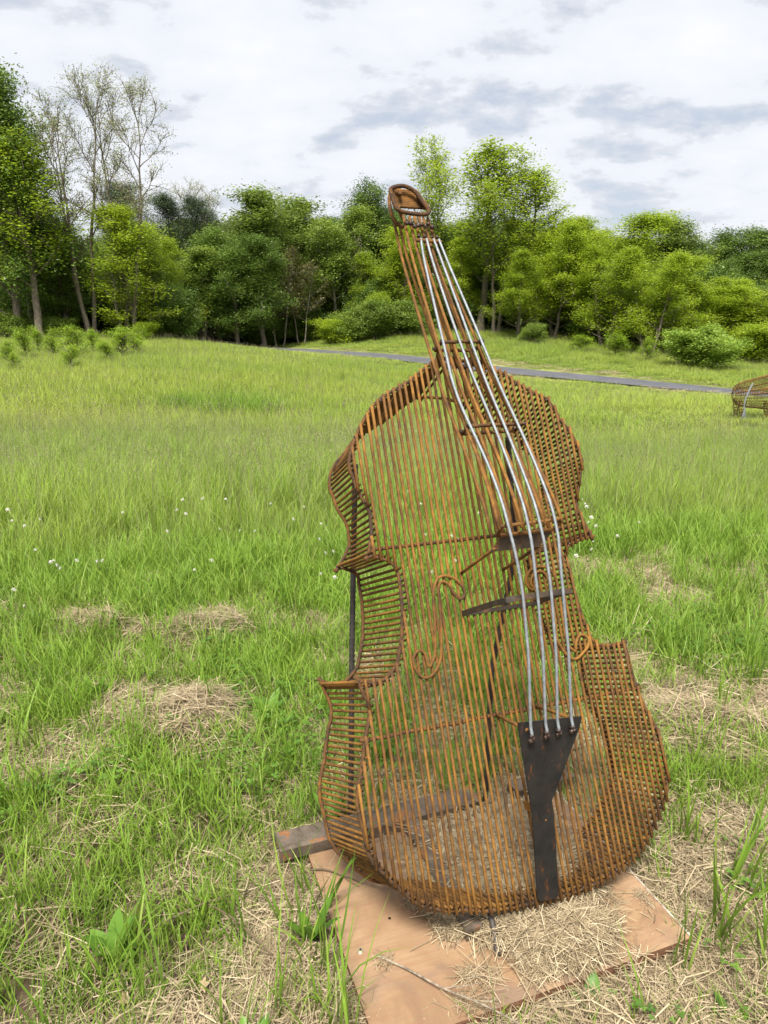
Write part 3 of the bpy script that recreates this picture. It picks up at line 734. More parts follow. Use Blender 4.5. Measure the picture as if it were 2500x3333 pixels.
    scatter('verge_clippings', 'pale cut grass lying along both verges of the path', 'dry grass', V, P, rot, S, r.integers(0, 2, len(x)))
build_grass()

# ------------------------------------------------------------------ the plywood board
def build_board():
    b = thing('plywood_board', 'stained orange-brown plywood board lying under the rusty bass sculpture, half buried in straw', 'board', (BX, BY, 0.0), math.atan2(BW[1], BW[0]))
    L, Wd, z0, z1 = 0.87, 0.64, 0.004, 0.03
    n = 20; V = []; F = []
    xs = np.linspace(0, L, n); ys = np.linspace(0, Wd, 14)
    for y in ys:
        for x in xs: V.append((x, y, z1 + 0.0008 * math.sin(x * 9 + y * 4)))
    for j in range(13):
        for i in range(n - 1):
            a = j * n + i; F.append((a, a + 1, a + n + 1, a + n))
    o = obj('board_top', mesh('board_top', V, F, M_PLY, True), b)
    mb = MB(); mb.add(*box(0.0005, L - .0005, 0.0005, Wd - .0005, z0, z1 - 0.0022)); mb.build('board_edge', M_PLYEDGE, b)
    mb = MB(); mb.add(*box(L - .0040, L + .0010, 0.004, Wd - .01, z1 - .006, z1 + .0022)); mb.build('edge_strip', M_PALE, b)
    hole = Mat('screw_hole'); hm = hole.end(hole.pbr((0.012, 0.009, 0.007), 1))  # near-black colour paints the shade inside screw holes and bolt socket
    def bl(x, y):
        d = np.array([x - BX, y - BY]); return d @ BW, d @ BD
    for (x, y) in ((-0.034, 1.679), (0.015, 1.548)):
        u, v = bl(x, y); mb = MB(); a = np.arange(10) / 10 * 2 * PI
        mb.add([(u + .0042 * math.cos(t), v + .0042 * math.sin(t), z1 + .0016) for t in a], [tuple(range(10))]); mb.build('screw_hole', hm, b)  # flat disc on the board, not a recess; its darkness is painted
    u, v = bl(-0.06, 1.445)
    V, F = tube([(u, v, z1), (u, v, z1 + .002)], .0085, 12); mb = MB(); mb.add(V, F)
    V, F = tube([(u, v, z1 + .002), (u, v, z1 + .008)], .0058, 6); mb.add(V, F)
    bo = mb.build('bolt', M_ZINC, b)
    V, F = tube([(u, v, z1 + .0082), (u, v, z1 + .0086)], .0028, 8); mb = MB(); mb.add(V, F); mb.build('bolt_socket', hm, bo)
build_board()

# ------------------------------------------------------------------ the bass
W_ = np.array([0.93520, 0.35399, -0.00937]); U_ = np.array([-0.15012, 0.42029, 0.89489]); N_ = np.array([-0.32072, 0.83549, -0.44620])
O_ = np.array([0.27963, 1.5, 0.10658])
MID = 0.165
def lp(w, u, d=0.0): return O_ + W_ * w + U_ * u - N_ * d
def build_bass():
    T = thing('bass_sculpture', 'life-size double bass welded from rusty steel rods, leaning back on two dark rebar props', 'sculpture', tuple(O_ * [1, 1, 0]))
    base = np.array(T.location)
    r = np.random.default_rng(3)
    def tb(name, P, rad, mat, n=8, **k):
        V, F = tube(np.asarray(P, float) - base, rad, n, **k)
        return obj(name, mesh(name, V, F, mat, True), T)
    def L3(pts, d=0.0): return np.array([lp(*(p if len(p) == 3 else (p[0], p[1], d))) for p in pts])
    segs = [smoothline(s, 4) for s in OUTLINE]
    ring = np.vstack([s[:-1] for s in segs])
    def shift(w, u):
        lo = np.clip((1.02 - u) / 0.12, 0, 1)
        left = w < MID
        sl = -0.045 * lo * np.clip((MID - w) / 0.25, 0, 1)
        sr = -0.028 * np.clip((0.6 - u) / 0.1, 0, 1) * np.clip((w - MID) / 0.3, 0, 1)
        top = -0.035 * np.clip((u - 1.25) / 0.1, 0, 1)
        return (w + (sl if left else sr), u + top + 0.018 * np.clip((0.12 - u) / 0.1, 0, 1))
    D = 0.222
    # outline rods, front and back, one per bout
    for i, s in enumerate(segs):
        for dd, nm in ((0.0, 'front_outline_rod'), (-D, 'back_outline_rod')):
            q = s if dd == 0 else np.array([shift(*p) for p in s])
            q = np.vstack([q[0] + (q[0] - q[1]) / np.linalg.norm(q[0] - q[1]) * 0.011, q, q[-1] + (q[-1] - q[-2]) / np.linalg.norm(q[-1] - q[-2]) * 0.011])
            q = q + r.normal(0, 0.0006, q.shape)
            tb(nm, L3(q, dd), 0.0052, M_RUST_DARK, 8)
    # bars of the front plate
    nb = 50; w0, w1 = -0.309, 0.622
    beads = MB()
    def bead(w, u, d, s=0.007):
        V, F = ico(); V = V * s * r.uniform(0.7, 1.25, 3) + (lp(w, u, d) - base); beads.add(V, F)
    for i in range(nb):
        w = w0 + (w1 - w0) * i / (nb - 1) + r.normal(0, 0.0009)
        ys = []
        for a, b in zip(ring, np.roll(ring, -1, 0)):
            if (a[0] - w) * (b[0] - w) < 0: ys.append(a[1] + (b[1] - a[1]) * (w - a[0]) / (b[0] - a[0]))
        ys = sorted(ys); 
        for a, b in zip(ys[0::2], ys[1::2]):
            if b - a < 0.012: continue
            m = max(2, int((b - a) / 0.09)) + 1
            uu = np.linspace(a - 0.006 - abs(r.normal(0, .002)), b + 0.006 + abs(r.normal(0, .002)), m)
            ph = r.uniform(0, 6); am = abs(r.normal(0, 0.0006))
            tl = r.normal(0, 0.0013)
            P = [lp(w + tl * (u - (a + b) / 2) / max(b - a, .2) * 2 + am * math.sin(u * 5 + ph), u, 0.0092 + am * math.cos(u * 4 + ph)) for u in uu]
            tb('top_bar', P, 0.0043 + r.normal(0, 0.0001), M_RUST, 7)
            bead(w, a + .003, 0.003); bead(w, b - .003, 0.003)
    # bars of the ribs
    per = np.concatenate([[0], np.cumsum(np.linalg.norm(np.diff(np.vstack([ring, ring[:1]]), axis=0), axis=1))])
    NR = 284
    V, F = tube([(0, 0, 0), (0, 0, 1)], 1.0, 7); bar_me = mesh('rib_bar', V, F, M_RUST, True)
    cen = np.array([MID, 0.0])
    rr = np.vstack([ring, ring[:1]])
    area = 0.5 * np.sum(rr[:-1, 0] * rr[1:, 1] - rr[1:, 0] * rr[:-1, 1])
    for i in range(NR):
        s = per[-1] * (i + 0.5) / NR + r.normal(0, 0.0006)
        p = np.array([np.interp(s, per, rr[:, 0]), np.interp(s, per, rr[:, 1])])
        q = np.array([np.interp(s + .004, per, rr[:, 0]), np.interp(s + .004, per, rr[:, 1])])
        if p[1] > 1.46 and abs(p[0] - 0.215) < 0.05: continue
        t = (q - p) / (np.linalg.norm(q - p) + 1e-9); nrm = np.array([-t[1], t[0]]) * (1 if area > 0 else -1) * 0.0088
        a = p + nrm; bq = np.array(shift(*p)) + nrm
        A = lp(a[0], a[1], 0.004 + abs(r.normal(0, .003))); B = lp(bq[0], bq[1], -D - 0.007 + r.normal(0, .003))
        o = obj('rib_bar', bar_me, T); v = B - A; ln = np.linalg.norm(v)
        o.matrix_basis = Matrix.Translation(Vector(A - base)) @ Vector((0, 0, 1)).rotation_difference(Vector(v / ln)).to_matrix().to_4x4() @ Matrix.Diagonal((0.0042, 0.0042, ln, 1))
        if r.uniform() < 0.7: bead(p[0] + nrm[0] * .5, p[1] + nrm[1] * .5, 0, 0.0058)
        if r.uniform() < 0.5: bead(*(np.array(shift(*p)) + nrm * .5), -D, 0.0058)
    # cross bars behind the plate
    for (wa, ua, wb, ub) in ((-0.185, .972, .515, .975), (-0.288, .482, .598, .470)):
        ws = np.linspace(wa, wb, 14)
        tb('cross_bar', [lp(w, ua + (ub - ua) * (w - wa) / (wb - wa) + r.normal(0, .001), -0.0005) for w in ws], 0.0055, M_RUST_DARK, 8)
        for i in range(nb):
            w = w0 + (w1 - w0) * i / (nb - 1)
            if wa < w < wb: bead(w + .004, ua - .002, 0.002, 0.0072)
    # f-holes
    for k, s in enumerate(F_HOLES):
        P = smoothline(s, 3); P = P + r.normal(0, .0004, P.shape)
        tb('f_hole', L3([(a, b, 0.0180) for a, b in P]), 0.0043, M_RUST, 8)
    # strings
    dprof_u = [0.459, 0.535, 0.625, 0.70, 0.78, 0.845, 0.90, 0.932, 1.013, 1.12, 1.237, 1.34, 1.415, 1.484, 1.553, 1.688, 1.83, 1.923]
    dprof_d = [0.182, 0.204, 0.230, 0.244, 0.259, 0.267, 0.272, 0.272, 0.263, 0.231, 0.188, 0.147, 0.121, 0.102, 0.083, 0.047, 0.010, -0.010]
    du = smoothline(np.stack([dprof_u, dprof_d], 1), 4)
    dat = lambda u: float(np.interp(u, du[:, 0], du[:, 1]))
    wst = [([.44, .78, .95, 1.12, 1.34, 1.55, 1.83, 1.93], x) for x in
           ([.104, .105, .094, .092, .083, .099, .123, .135], [.148, .147, .150, .153, .157, .151, .151, .154], [.183, .187, .185, .185, .190, .188, .183, .177], [.225, .222, .231, .231, .230, .222, .203, .195])]
    nutu = 1.918
    for us, ws in wst:
        cw = smoothline(np.stack([us, ws], 1), 5)
        uu = np.arange(0.437, nutu + .012, 0.006)
        P = [lp(np.interp(u, cw[:, 0], cw[:, 1]), u, dat(u) + 0.006) for u in uu]
        tb('string', P, 0.0037, M_CABLE, 20, twist=95.0, lobes=5, lobe=0.26)
        # crimped ends
        w = np.interp(.437, cw[:, 0], cw[:, 1]); bead(w, .436, dat(.45) + .003, .0075); bead(w + .004, .429, dat(.45) + .001, .0085); bead(w - .004, .425, dat(.45) + .000, .007)
        w = np.interp(nutu, cw[:, 0], cw[:, 1]); bead(w, nutu, dat(nutu) + .004, .0065); bead(w, nutu + .02, dat(nutu) - .004, .006)
    # tailpiece: a cut plate
    tp = np.array(TAILPIECE)
    f = np.array([lp(a, b, d) for a, b, d in tp]) - base; bk = np.array([lp(a, b, d - 0.005) for a, b, d in tp]) - base
    n = len(f); V = np.vstack([f, bk]); F = [tuple(range(n)), tuple(range(2 * n - 1, n - 1, -1))] + [(i, n + i, n + (i + 1) % n, (i + 1) % n) for i in range(n)]
    c1 = np.cross(f[1] - f[0], f[5] - f[0])
    if c1 @ (-N_) < 0: F = [x[::-1] for x in F]
    tpo = obj('tailpiece', mesh('tailpiece', V, F, M_BLACK), T)
    bv = tpo.modifiers.new('edge', 'BEVEL'); bv.width = 0.0012; bv.segments = 2
    tb('tailpiece_strut', [lp(.106, .478, 0.01), lp(.105, .462, .10), lp(.098, .452, .178)], 0.005, M_RUST, 8)
    tb('tailpiece_strut', [lp(.234, .478, 0.01), lp(.236, .466, .10), lp(.232, .456, .178)], 0.005, M_RUST, 8)
    # small side plate behind the tailpiece
    q = [lp(.137, .245, .012), lp(.140, .222, .012), lp(.150, .205, .095), lp(.146, .240, .10)]
    q = np.array(q) - base; V = np.vstack([q, q + W_ * .004]); tb_F = [(0, 1, 2, 3), (7, 6, 5, 4)] + [(i, i + 4, (i + 1) % 4 + 4, (i + 1) % 4) for i in range(4)]
    obj('tailpiece_bracket', mesh('tailpiece_bracket', V, tb_F, M_RUST), T)
    # bridge: bent strap
    def strap(name, pts, width, th, mat):
        P = np.array(pts, float); n = len(P); V = []; 
        for i in range(n):
            a = P[max(i - 1, 0)]; b = P[min(i + 1, n - 1)]; t = b - a; t /= np.linalg.norm(t)
            up = U_; nn = np.cross(t, up); nn /= np.linalg.norm(nn)
            for s1, s2 in ((-1, -1), (1, -1), (1, 1), (-1, 1)): V.append(P[i] + up * s1 * width / 2 * (1 if not isinstance(width, list) else 1) + nn * s2 * th / 2)
        F = [(i * 4 + j, i * 4 + (j + 1) % 4, (i + 1) * 4 + (j + 1) % 4, (i + 1) * 4 + j) for i in range(n - 1) for j in range(4)] + [(3, 2, 1, 0), tuple((n - 1) * 4 + j for j in range(4))]
        o = obj(name, mesh(name, np.array(V) - base, F, mat), T)
        o2 = o.modifiers.new('edge', 'BEVEL'); o2.width = 0.0008; o2.segments = 1
        return o
    br_w = .015
    strap('bridge', [lp(.052, .764, .014), lp(.056, .770, .10), lp(.060, .776, .200), lp(.066, .778, .250), lp(.085, .779, .257), lp(.16, .779, .2555), lp(.235, .779, .257), lp(.256, .778, .250), lp(.268, .776, .18), lp(.280, .770, .09), lp(.290, .764, .014)], br_w, .0045, M_BRIDGE)
    strap('bridge_foot_plate', [lp(.050, .762, .0165), lp(.12, .762, .0165), lp(.20, .762, .0165), lp(.292, .762, .0165)], br_w * .8, .005, M_BRIDGE)
    # fingerboard end: plate, rods and struts
    q = np.array([lp(.073, .908, .200), lp(.104, .943, .212), lp(.262, .943, .212), lp(.226, .905, .200)]) - base
    V = np.vstack([q, q - (-N_) * .005]); obj('fingerboard_end_plate', mesh('fingerboard_end_plate', V, tb_F, M_BRIDGE), T)
    def line(a, b, k=8, jit=.0005): return [np.array(a) + (np.array(b) - np.array(a)) * t + r.normal(0, jit, 3) for t in np.linspace(0, 1, k)]
    tb('fingerboard_cross_rod', line(lp(.086, .964, .250), lp(.272, .967, .250)), .0052, M_RUST, 8)
    tb('fingerboard_cross_rod', line(lp(.094, .945, .214), lp(.262, .945, .214)), .0052, M_RUST, 8)
    for w in (.090, .268): tb('fingerboard_side_rod', line(lp(w, .966, .250), lp(w + .004 * (1 if w < .1 else -1), .945, .214), 3), .0048, M_RUST, 8)
    tb('fingerboard_strut', line(lp(.070, .876, .014), lp(.084, .915, .203)), .0050, M_RUST, 8)
    tb('fingerboard_strut', line(lp(.204, .870, .014), lp(.228, .912, .203)), .0050, M_RUST, 8)
    # neck rods: upper layer just under the strings, lower layer deeper
    def nrod(w_top, w_bot, off, u1, u0=.955, top_d=None, curve=0.0):
        uu = np.linspace(u1, u0, 26); P = []
        for u in uu:
            t = (u1 - u) / (u1 - u0)
            d = dat(min(u, nutu)) + off
            if u > nutu: d = dat(nutu) + off - (u - nutu) * .10
            P.append(lp(w_top + (w_bot - w_top) * t + curve * math.sin(t * PI), u, d))
        return P
    for wt, wb in ((.104, .080), (.124, .114), (.142, .146), (.158, .178), (.172, .214), (.187, .268)):
        tb('neck_rod', nrod(wt, wb, -0.018, 2.026 + r.uniform(-.006, .004)), .0049, M_RUST, 8)
    for wt, wb, uu in ((.092, .080, 2.035), (.108, .118, 2.03), (.150, .18, 2.0), (.190, .256, 2.0)):
        tb('neck_rod', nrod(wt, wb, -0.066, uu, .945), .0049, M_RUST, 8)
    for u, wa, wb in ((1.545, .104, .236), (1.257, .092, .262)):
        d = dat(u); tb('neck_cross_rod', line(lp(wa, u, d - .012), lp(wb, u, d - .012)), .0052, M_RUST_DARK, 8)
        tb('neck_cross_rod', line(lp(wa + .004, u - .005, d - .062), lp(wb - .004, u - .005, d - .062)), .0050, M_RUST_DARK, 8)
        for w in (wa, wb):
            tb('neck_side_rod', line(lp(w, u, d - .012), lp(w, u - .005, d - .062), 3), .0050, M_RUST_DARK, 8); bead(w, u, d - .012, .009); bead(w, u, d - .06, .009)
    tb('nut_rod', line(lp(.118, nutu, -.006), lp(.205, nutu, -.006)), .0055, M_RUST_DARK, 8)
    # heel braces down to the top of the body
    tb('heel_brace', line(lp(.110, 1.54, .03), lp(.118, 1.515, .0)), .006, M_RUST_DARK, 8)
    tb('heel_brace', line(lp(.230, 1.54, .06), lp(.272, 1.498, .0)), .0065, M_RUST_DARK, 8)
    tb('heel_brace', line(lp(.205, 1.53, .02), lp(.262, 1.495, -.10)), .0065, M_RUST_DARK, 8)
    for w in np.linspace(.128, .25, 9): bead(w, 1.505 + r.normal(0, .004), .004, .012)
    # head: rim, rungs, curl
    loop = smoothline(HEAD_LOOP, 3, True)
    tb('head_rim', L3([(a, b, -0.004) for a, b in loop]), 0.0066, M_RUST_DARK, 8, closed=True)
    back = [(a * .93 + .012, b * .97 + .062, -0.05) for a, b in loop]
    0 and tb('head_back_rim', L3(back), 0.0056, M_RUST_DARK, 8, closed=True)
    lu0, lu1 = loop[:, 1].min(), loop[:, 1].max()
    for k in range(10):
        u = lu0 + .012 + (lu1 - lu0 - .040) * k / 9
        xs = []
        for a, b in zip(loop, np.roll(loop, -1, 0)):
            if (a[1] - u) * (b[1] - u) < 0: xs.append(a[0] + (b[0] - a[0]) * (u - a[1]) / (b[1] - a[1]))
        wa, wb = min(xs), max(xs)
        P = [lp(wa, u, -.004), lp(wa + .014, u + .022, -.020), lp(wa + .020, u + .027, -.026), lp((wa + wb) / 2, u + .028, -.028), lp(wb + .004, u + .027, -.026), lp(wb + .008, u + .018, -.018), lp(wb, u, -.004)]
        tb('head_rung', smoothline(P, 3), .0054, M_RUST, 8)
    tb('head_curl', L3(smoothline([(a, b, -.06) for a, b in HEAD_CURL], 4)), .0060, M_RUST, 8)
    tb('head_curl', L3(smoothline([(a + .03, b + .012, -.06) for a, b in HEAD_CURL], 4)), .0060, M_RUST, 8)
    tb('head_crown_rod', smoothline([lp(.088, 2.072, 0), lp(.094, 2.086, -.02), lp(.098, 2.088, -.045)], 4), .0062, M_RUST_DARK, 8)
    for k in range(8): bead(.100 + .085 * k / 7, 1.975 + r.normal(0, .004), -.012, .0075)
    for k in range(4): bead(.100 + .02 * k, 2.055, -.036, .0055)
    # props of ribbed bar and the beam base
    def rebar(name, pts, rad):
        P = []
        pts = np.array(pts, float)
        for a, b in zip(pts[:-1], pts[1:]):
            m = max(2, int(np.linalg.norm(b - a) / .006)); P += [a + (b - a) * t for t in np.arange(m) / m]
        P.append(pts[-1]); return tb(name, P, rad, M_REBAR, 14, twist=185.0, lobes=2, lobe=0.12)
    rebar('rebar_prop', [(-.108, 1.955, .03), (-.1013, 2.05, .59), (-.0905, 2.190, 1.145)], .0088)
    rebar('rebar_prop', [(.338, 2.02, .03), (.330, 1.965, .55), lp(.300, .93, -.06), lp(.255, 1.243, .085)], .0080)
    rebar('rebar_prop', [lp(.008, .004, -.03), (.285, 1.47, .06), (.289, 1.432, .03)], .0078)
    def beam(name, a, b, w, h, z0, closed=True):
        a = np.array(a, float); b = np.array(b, float); t = (b - a) / np.linalg.norm(b - a); s = np.array([-t[1], t[0]]) * w / 2
        def sec(p):
            k = .006
            pr = [(-1, 0, 0), (-1, h - k, 0), (-1 + k / w * 2, h, 0), (1 - k / w * 2, h, 0), (1, h - k, 0), (1, 0, 0)]
            inn = [(1 - .014 / w * 2, 0, 0), (1 - .014 / w * 2, h - .008, 0), (-1 + .014 / w * 2, h - .008, 0), (-1 + .014 / w * 2, 0, 0)]
            return [np.array([p[0] + s[0] * x, p[1] + s[1] * x, z0 + z]) for x, z, _ in pr + inn]
        n = 16; V = []; 
        for i in range(n + 1): V += sec(a + (b - a) * i / n)
        V = np.array(V); k = 10; F = [(i * k + j, i * k + (j + 1) % k, (i + 1) * k + (j + 1) % k, (i + 1) * k + j) for i in range(n) for j in range(k)]
        F += [tuple(range(k))[::-1], tuple(n * k + j for j in range(k))]
        return obj(name, mesh(name, V - base, F, M_BEAM), T)
    dirn = np.array([.9397, .3420]); per_ = np.array([.3420, -.9397])
    A = np.array([-.322, 1.790]); beam('base_beam', A, A + dirn * 0.66, .082, .042, .032)
    beam('base_beam', A + dirn * .80, A + dirn * 1.03, .060, .04, .025)
    J = A + dirn * .421; beam('base_beam', J + per_ * .042, J + per_ * .48, .052, .034, .032)
    b_ = beads.build('weld_beads', M_WELD, T, True); b_['kind'] = 'stuff'
    return T
BASS = build_bass()

# ------------------------------------------------------------------ trees
def grow(seed, H=12.0, rad=3.0, base=0.28, limbs=16, subs=6, twigs=4, shape='round', up=0.5, lean=(0, 0), trunks=1, rtrunk=0.16, wob=0.25, droop=0.0, gap=0.0):
    """skeleton: list of (points, radii, level) and the twig tips"""
    r = np.random.default_rng(seed); br = []; tips = []
    for tk in range(trunks):
        a0 = 2 * PI * tk / max(trunks, 1) + r.uniform(0, 1); off = 0.0 if trunks == 1 else 0.25
        hh = H * (1 if tk == 0 else r.uniform(.78, .97)); n = 12
        px, py = off * math.cos(a0), off * math.sin(a0); P = []; vx = lean[0] + (0 if trunks == 1 else .10 * math.cos(a0)); vy = lean[1] + (0 if trunks == 1 else .10 * math.sin(a0))
        for i in range(n + 1):
            P.append((px, py, hh * .97 * i / n)); px += vx * hh / n + r.normal(0, wob * .10) * hh / n * 2; py += vy * hh / n + r.normal(0, wob * .10) * hh / n * 2
        P = np.array(P); rt = rtrunk * (1 if trunks == 1 else .75) * (1 - np.linspace(0, 1, n + 1) * .93) ** 0.9; rt[0] *= 1.35
        br.append((P, rt, 0))
        nl = int(limbs / (1 if trunks == 1 else trunks * .75))
        for i in range(nl):
            t = base + (1 - base) * ((i + r.uniform(0, .8)) / nl) ** 0.9
            k = min(t * n, n - .01); i0 = int(k); p0 = P[i0] + (P[i0 + 1] - P[i0]) * (k - i0)
            u = (t - base) / (1 - base)
            if shape == 'round': ln = rad * (math.sin(PI * min(.95, .22 + .70 * u)) ** .7)
            elif shape == 'cone': ln = rad * (1.02 - u) ** .75
            elif shape == 'vase': ln = rad * (.45 + .65 * u) * (1 - .55 * max(0, u - .65) / .35)
            else: ln = rad * (.9 - .35 * u)
            ln *= r.uniform(.7, 1.12); az = i * 2.4 + r.uniform(-.6, .6) + tk
            el = up * (1.0 if shape != 'cone' else .7) + (.45 * u if shape != 'cone' else .3 * u) + r.uniform(-.15, .2)
            d = np.array([math.cos(az) * math.cos(el), math.sin(az) * math.cos(el), math.sin(el)]); Q = [p0]; m = 6
            for j in range(m):
                d = d + r.normal(0, wob * .5, 3) + np.array([0, 0, .06 - droop]); d /= np.linalg.norm(d); Q.append(Q[-1] + d * ln / m)
            Q = np.array(Q); r0 = max(.022, rtrunk * .42 * (1 - t * .75)); br.append((Q, r0 * (1 - np.linspace(0, .8, m + 1)), 1))
            for s in range(subs):
                k = (0.25 + .75 * (s + r.uniform(0, .9)) / subs) * m; i0 = min(int(k), m - 1); q0 = Q[i0] + (Q[i0 + 1] - Q[i0]) * (k - i0)
                if r.uniform() < gap: continue
                dd = (Q[i0 + 1] - Q[i0]); dd /= np.linalg.norm(dd); dd = dd * .8 + r.normal(0, .55, 3) + np.array([0, 0, .12 + up * .3 - droop]); dd /= np.linalg.norm(dd)
                l2 = ln * r.uniform(.25, .48) * (1.15 - .4 * k / m) + .25; S = [q0]
                for j in range(3): dd = dd + r.normal(0, wob * .6, 3); dd /= np.linalg.norm(dd); S.append(S[-1] + dd * l2 / 3)
                S = np.array(S); br.append((S, r0 * .38 * (1 - np.linspace(0, .7, 4)) + .004, 2))
                for w in range(twigs):
                    kk = r.uniform(.3, 3) * .999; i1 = min(int(kk), 2); w0 = S[i1] + (S[i1 + 1] - S[i1]) * (kk - i1)
                    e = dd + r.normal(0, .8, 3) + np.array([0, 0, .15 - droop * .5]); e /= np.linalg.norm(e); l3 = l2 * r.uniform(.3, .6)
                    w1 = w0 + e * l3; br.append((np.array([w0, w0 + e * l3 * .5 + r.normal(0, .03, 3), w1]), np.array([.010, .007, .004]), 3)); tips.append((w0, w1))
                tips.append((S[1], S[3]))
    return br, tips
def skeleton_mesh(br, mat, maxlevel=3):
    V = []; F = []; k = 0
    for P, rr, lv in br:
        if lv > maxlevel: continue
        v, f = tube(P, rr, (8, 5, 4, 3)[lv], caps=False); V.append(v); F += [tuple(i + k for i in q) for q in f]; k += len(v)
    return mesh('trunk', np.concatenate(V), F, mat, True)
def leaves_mesh(tips, n, size, spread, mat, seed=0, asp=.55, flat=.5, along=True):
    r = np.random.default_rng(seed); A = np.array([t[0] for t in tips]); B = np.array([t[1] for t in tips]); m = len(A)
    i = np.repeat(np.arange(m), n); N = len(i); u = r.uniform(0.1, 1.1, (N, 1))
    C = A[i] + (B[i] - A[i]) * u + r.normal(0, spread, (N, 3)) * np.array([1, 1, 1.1])
    nr = r.normal(0, 1, (N, 3)); nr[:, 2] = abs(nr[:, 2]) + flat; nr /= np.linalg.norm(nr, axis=1)[:, None]
    a = np.cross(nr, r.normal(0, 1, (N, 3))); a /= np.linalg.norm(a, axis=1)[:, None]; b = np.cross(nr, a)
    s = size * r.uniform(.6, 1.3, (N, 1)); a *= s / 2; b *= s * asp / 2
    V = np.stack([C - a, C - b * .9 - a * .1, C + a, C + b], 1).reshape(-1, 3)
    F = np.arange(N * 4).reshape(N, 4)
    tw = r.uniform(0, 1, m)[i] * .6 + r.uniform(0, 1, N) * .4
    return mesh('crown', V, F, mat, False, {'t': np.repeat(tw, 4)})
PROTO = {}
def proto(key, leaf, bark, n, size, spread, asp=.55, flat=.5, **k):
    sd_ = k.pop('seed'); br, tips = grow(sd_, **k)
    H = k.get('H', 12.0)
    PROTO[key] = (skeleton_mesh(br, bark, 3 if n < 20 else 2), leaves_mesh(tips, n, size, spread, leaf, sd_, asp, flat), H)
def build_protos():
    proto('maple', M_LF_DARK, M_BARK, 56, .13, .26, .55, .12, seed=1, H=12, rad=3.3, base=.08, limbs=28, subs=5, twigs=3, up=.8)
    proto('maple2', M_LF_DARK, M_BARK, 56, .13, .26, .55, .12, seed=2, H=12, rad=3.0, base=.12, limbs=28, subs=5, twigs=3, up=.9, shape='round', rtrunk=.15)
    proto('mid', M_LF_MID, M_BARK, 38, .14, .24, .55, .2, seed=3, H=12, rad=2.7, base=.18, limbs=28, subs=5, twigs=3, up=.8)
    proto('mid2', M_LF_MID, M_BARKP, 38, .14, .24, .55, .2, seed=4, H=12, rad=2.4, base=.28, limbs=26, subs=5, twigs=3, up=.6, trunks=2)
    proto('fresh', M_LF_YEL, M_BARK, 30, .105, .18, .55, .15, seed=5, H=11, rad=2.7, base=.10, limbs=30, subs=5, twigs=4, up=1.0, shape='cone', trunks=2, rtrunk=.12)
    proto('fresh2', M_LF_YEL, M_BARK, 30, .105, .18, .55, .15, seed=6, H=11, rad=2.8, base=.05, limbs=30, subs=5, twigs=4, up=.95, rtrunk=.12)
    proto('airy', M_LF_YEL, M_BARK, 11, .15, .22, seed=7, H=14, rad=3.3, base=.36, limbs=17, subs=7, twigs=5, up=.85, shape='vase', rtrunk=.15, trunks=2, wob=.18)
    proto('airy2', M_LF_YEL, M_BARK, 12, .15, .22, seed=17, H=14, rad=2.8, base=.28, limbs=17, subs=7, twigs=5, up=.85, shape='round', rtrunk=.16, wob=.18)
    proto('sparse', M_LF_SPARSE, M_BARK, 4, .11, .16, seed=8, H=15, rad=3.6, base=.40, limbs=20, subs=8, twigs=7, up=.75, shape='vase', rtrunk=.18, trunks=2, wob=.26)
    proto('sparse2', M_LF_SPARSE, M_BARK, 4, .11, .16, seed=9, H=15, rad=3.3, base=.40, limbs=22, subs=8, twigs=7, up=.75, shape='vase', rtrunk=.19, trunks=3, wob=.26)
    proto('pine', M_LF_PINE, M_BARK, 50, .17, .20, .16, .2, seed=10, H=12, rad=2.4, base=.35, limbs=22, subs=6, twigs=3, up=.6, shape='round', rtrunk=.17)
    proto('bronze', M_LF_BROWN, M_BARKP, 12, .14, .24, seed=11, H=9, rad=2.0, base=.25, limbs=14, subs=5, twigs=4, up=.6, rtrunk=.09, trunks=2)
    proto('bare', M_LF_SPARSE, M_BARKP, 1, .10, .2, seed=12, H=10, rad=1.6, base=.35, limbs=9, subs=5, twigs=4, up=.6, rtrunk=.13, wob=.6)
    proto('bush', M_LF_MID, M_BARK, 60, .12, .20, .55, .1, seed=13, H=2.6, rad=1.7, base=.05, limbs=24, subs=5, twigs=3, up=.75, shape='round', rtrunk=.05, wob=.4)
    proto('bush2', M_LF_YEL, M_BARK, 50, .11, .17, .55, .1, seed=14, H=2.4, rad=1.5, base=.05, limbs=24, subs=5, twigs=3, up=.8, shape='round', rtrunk=.05, wob=.4)
    proto('roundbush', M_LF_BUSH, M_BARK, 55, .12, .14, .55, .25, seed=23, H=2.3, rad=1.9, base=.03, limbs=30, subs=5, twigs=3, up=.65, shape='round', rtrunk=.05, wob=.4)
    proto('sapling', M_LF_SAP, M_BARK, 40, .055, .075, .45, .8, seed=15, H=1.0, rad=.38, base=.12, limbs=12, subs=3, twigs=2, up=.7, rtrunk=.014, wob=.3, shape='vase')
    proto('sapling2', M_LF_SAP, M_BARK, 38, .055, .075, .45, .8, seed=16, H=1.0, rad=.50, base=.05, limbs=16, subs=3, twigs=2, up=.55, rtrunk=.014, wob=.4)
build_protos()
F_, PITCH = 2311.0, R(15.6)
def dirpx(px, py):
    """viewing direction of a spot noted on the photograph, used to survey where the trees stand"""
    x, y = (px - 1250) / F_, (py - 1666.5) / F_
    return np.array([x, math.cos(PITCH) - y * math.sin(PITCH), -math.sin(PITCH) - y * math.cos(PITCH)])
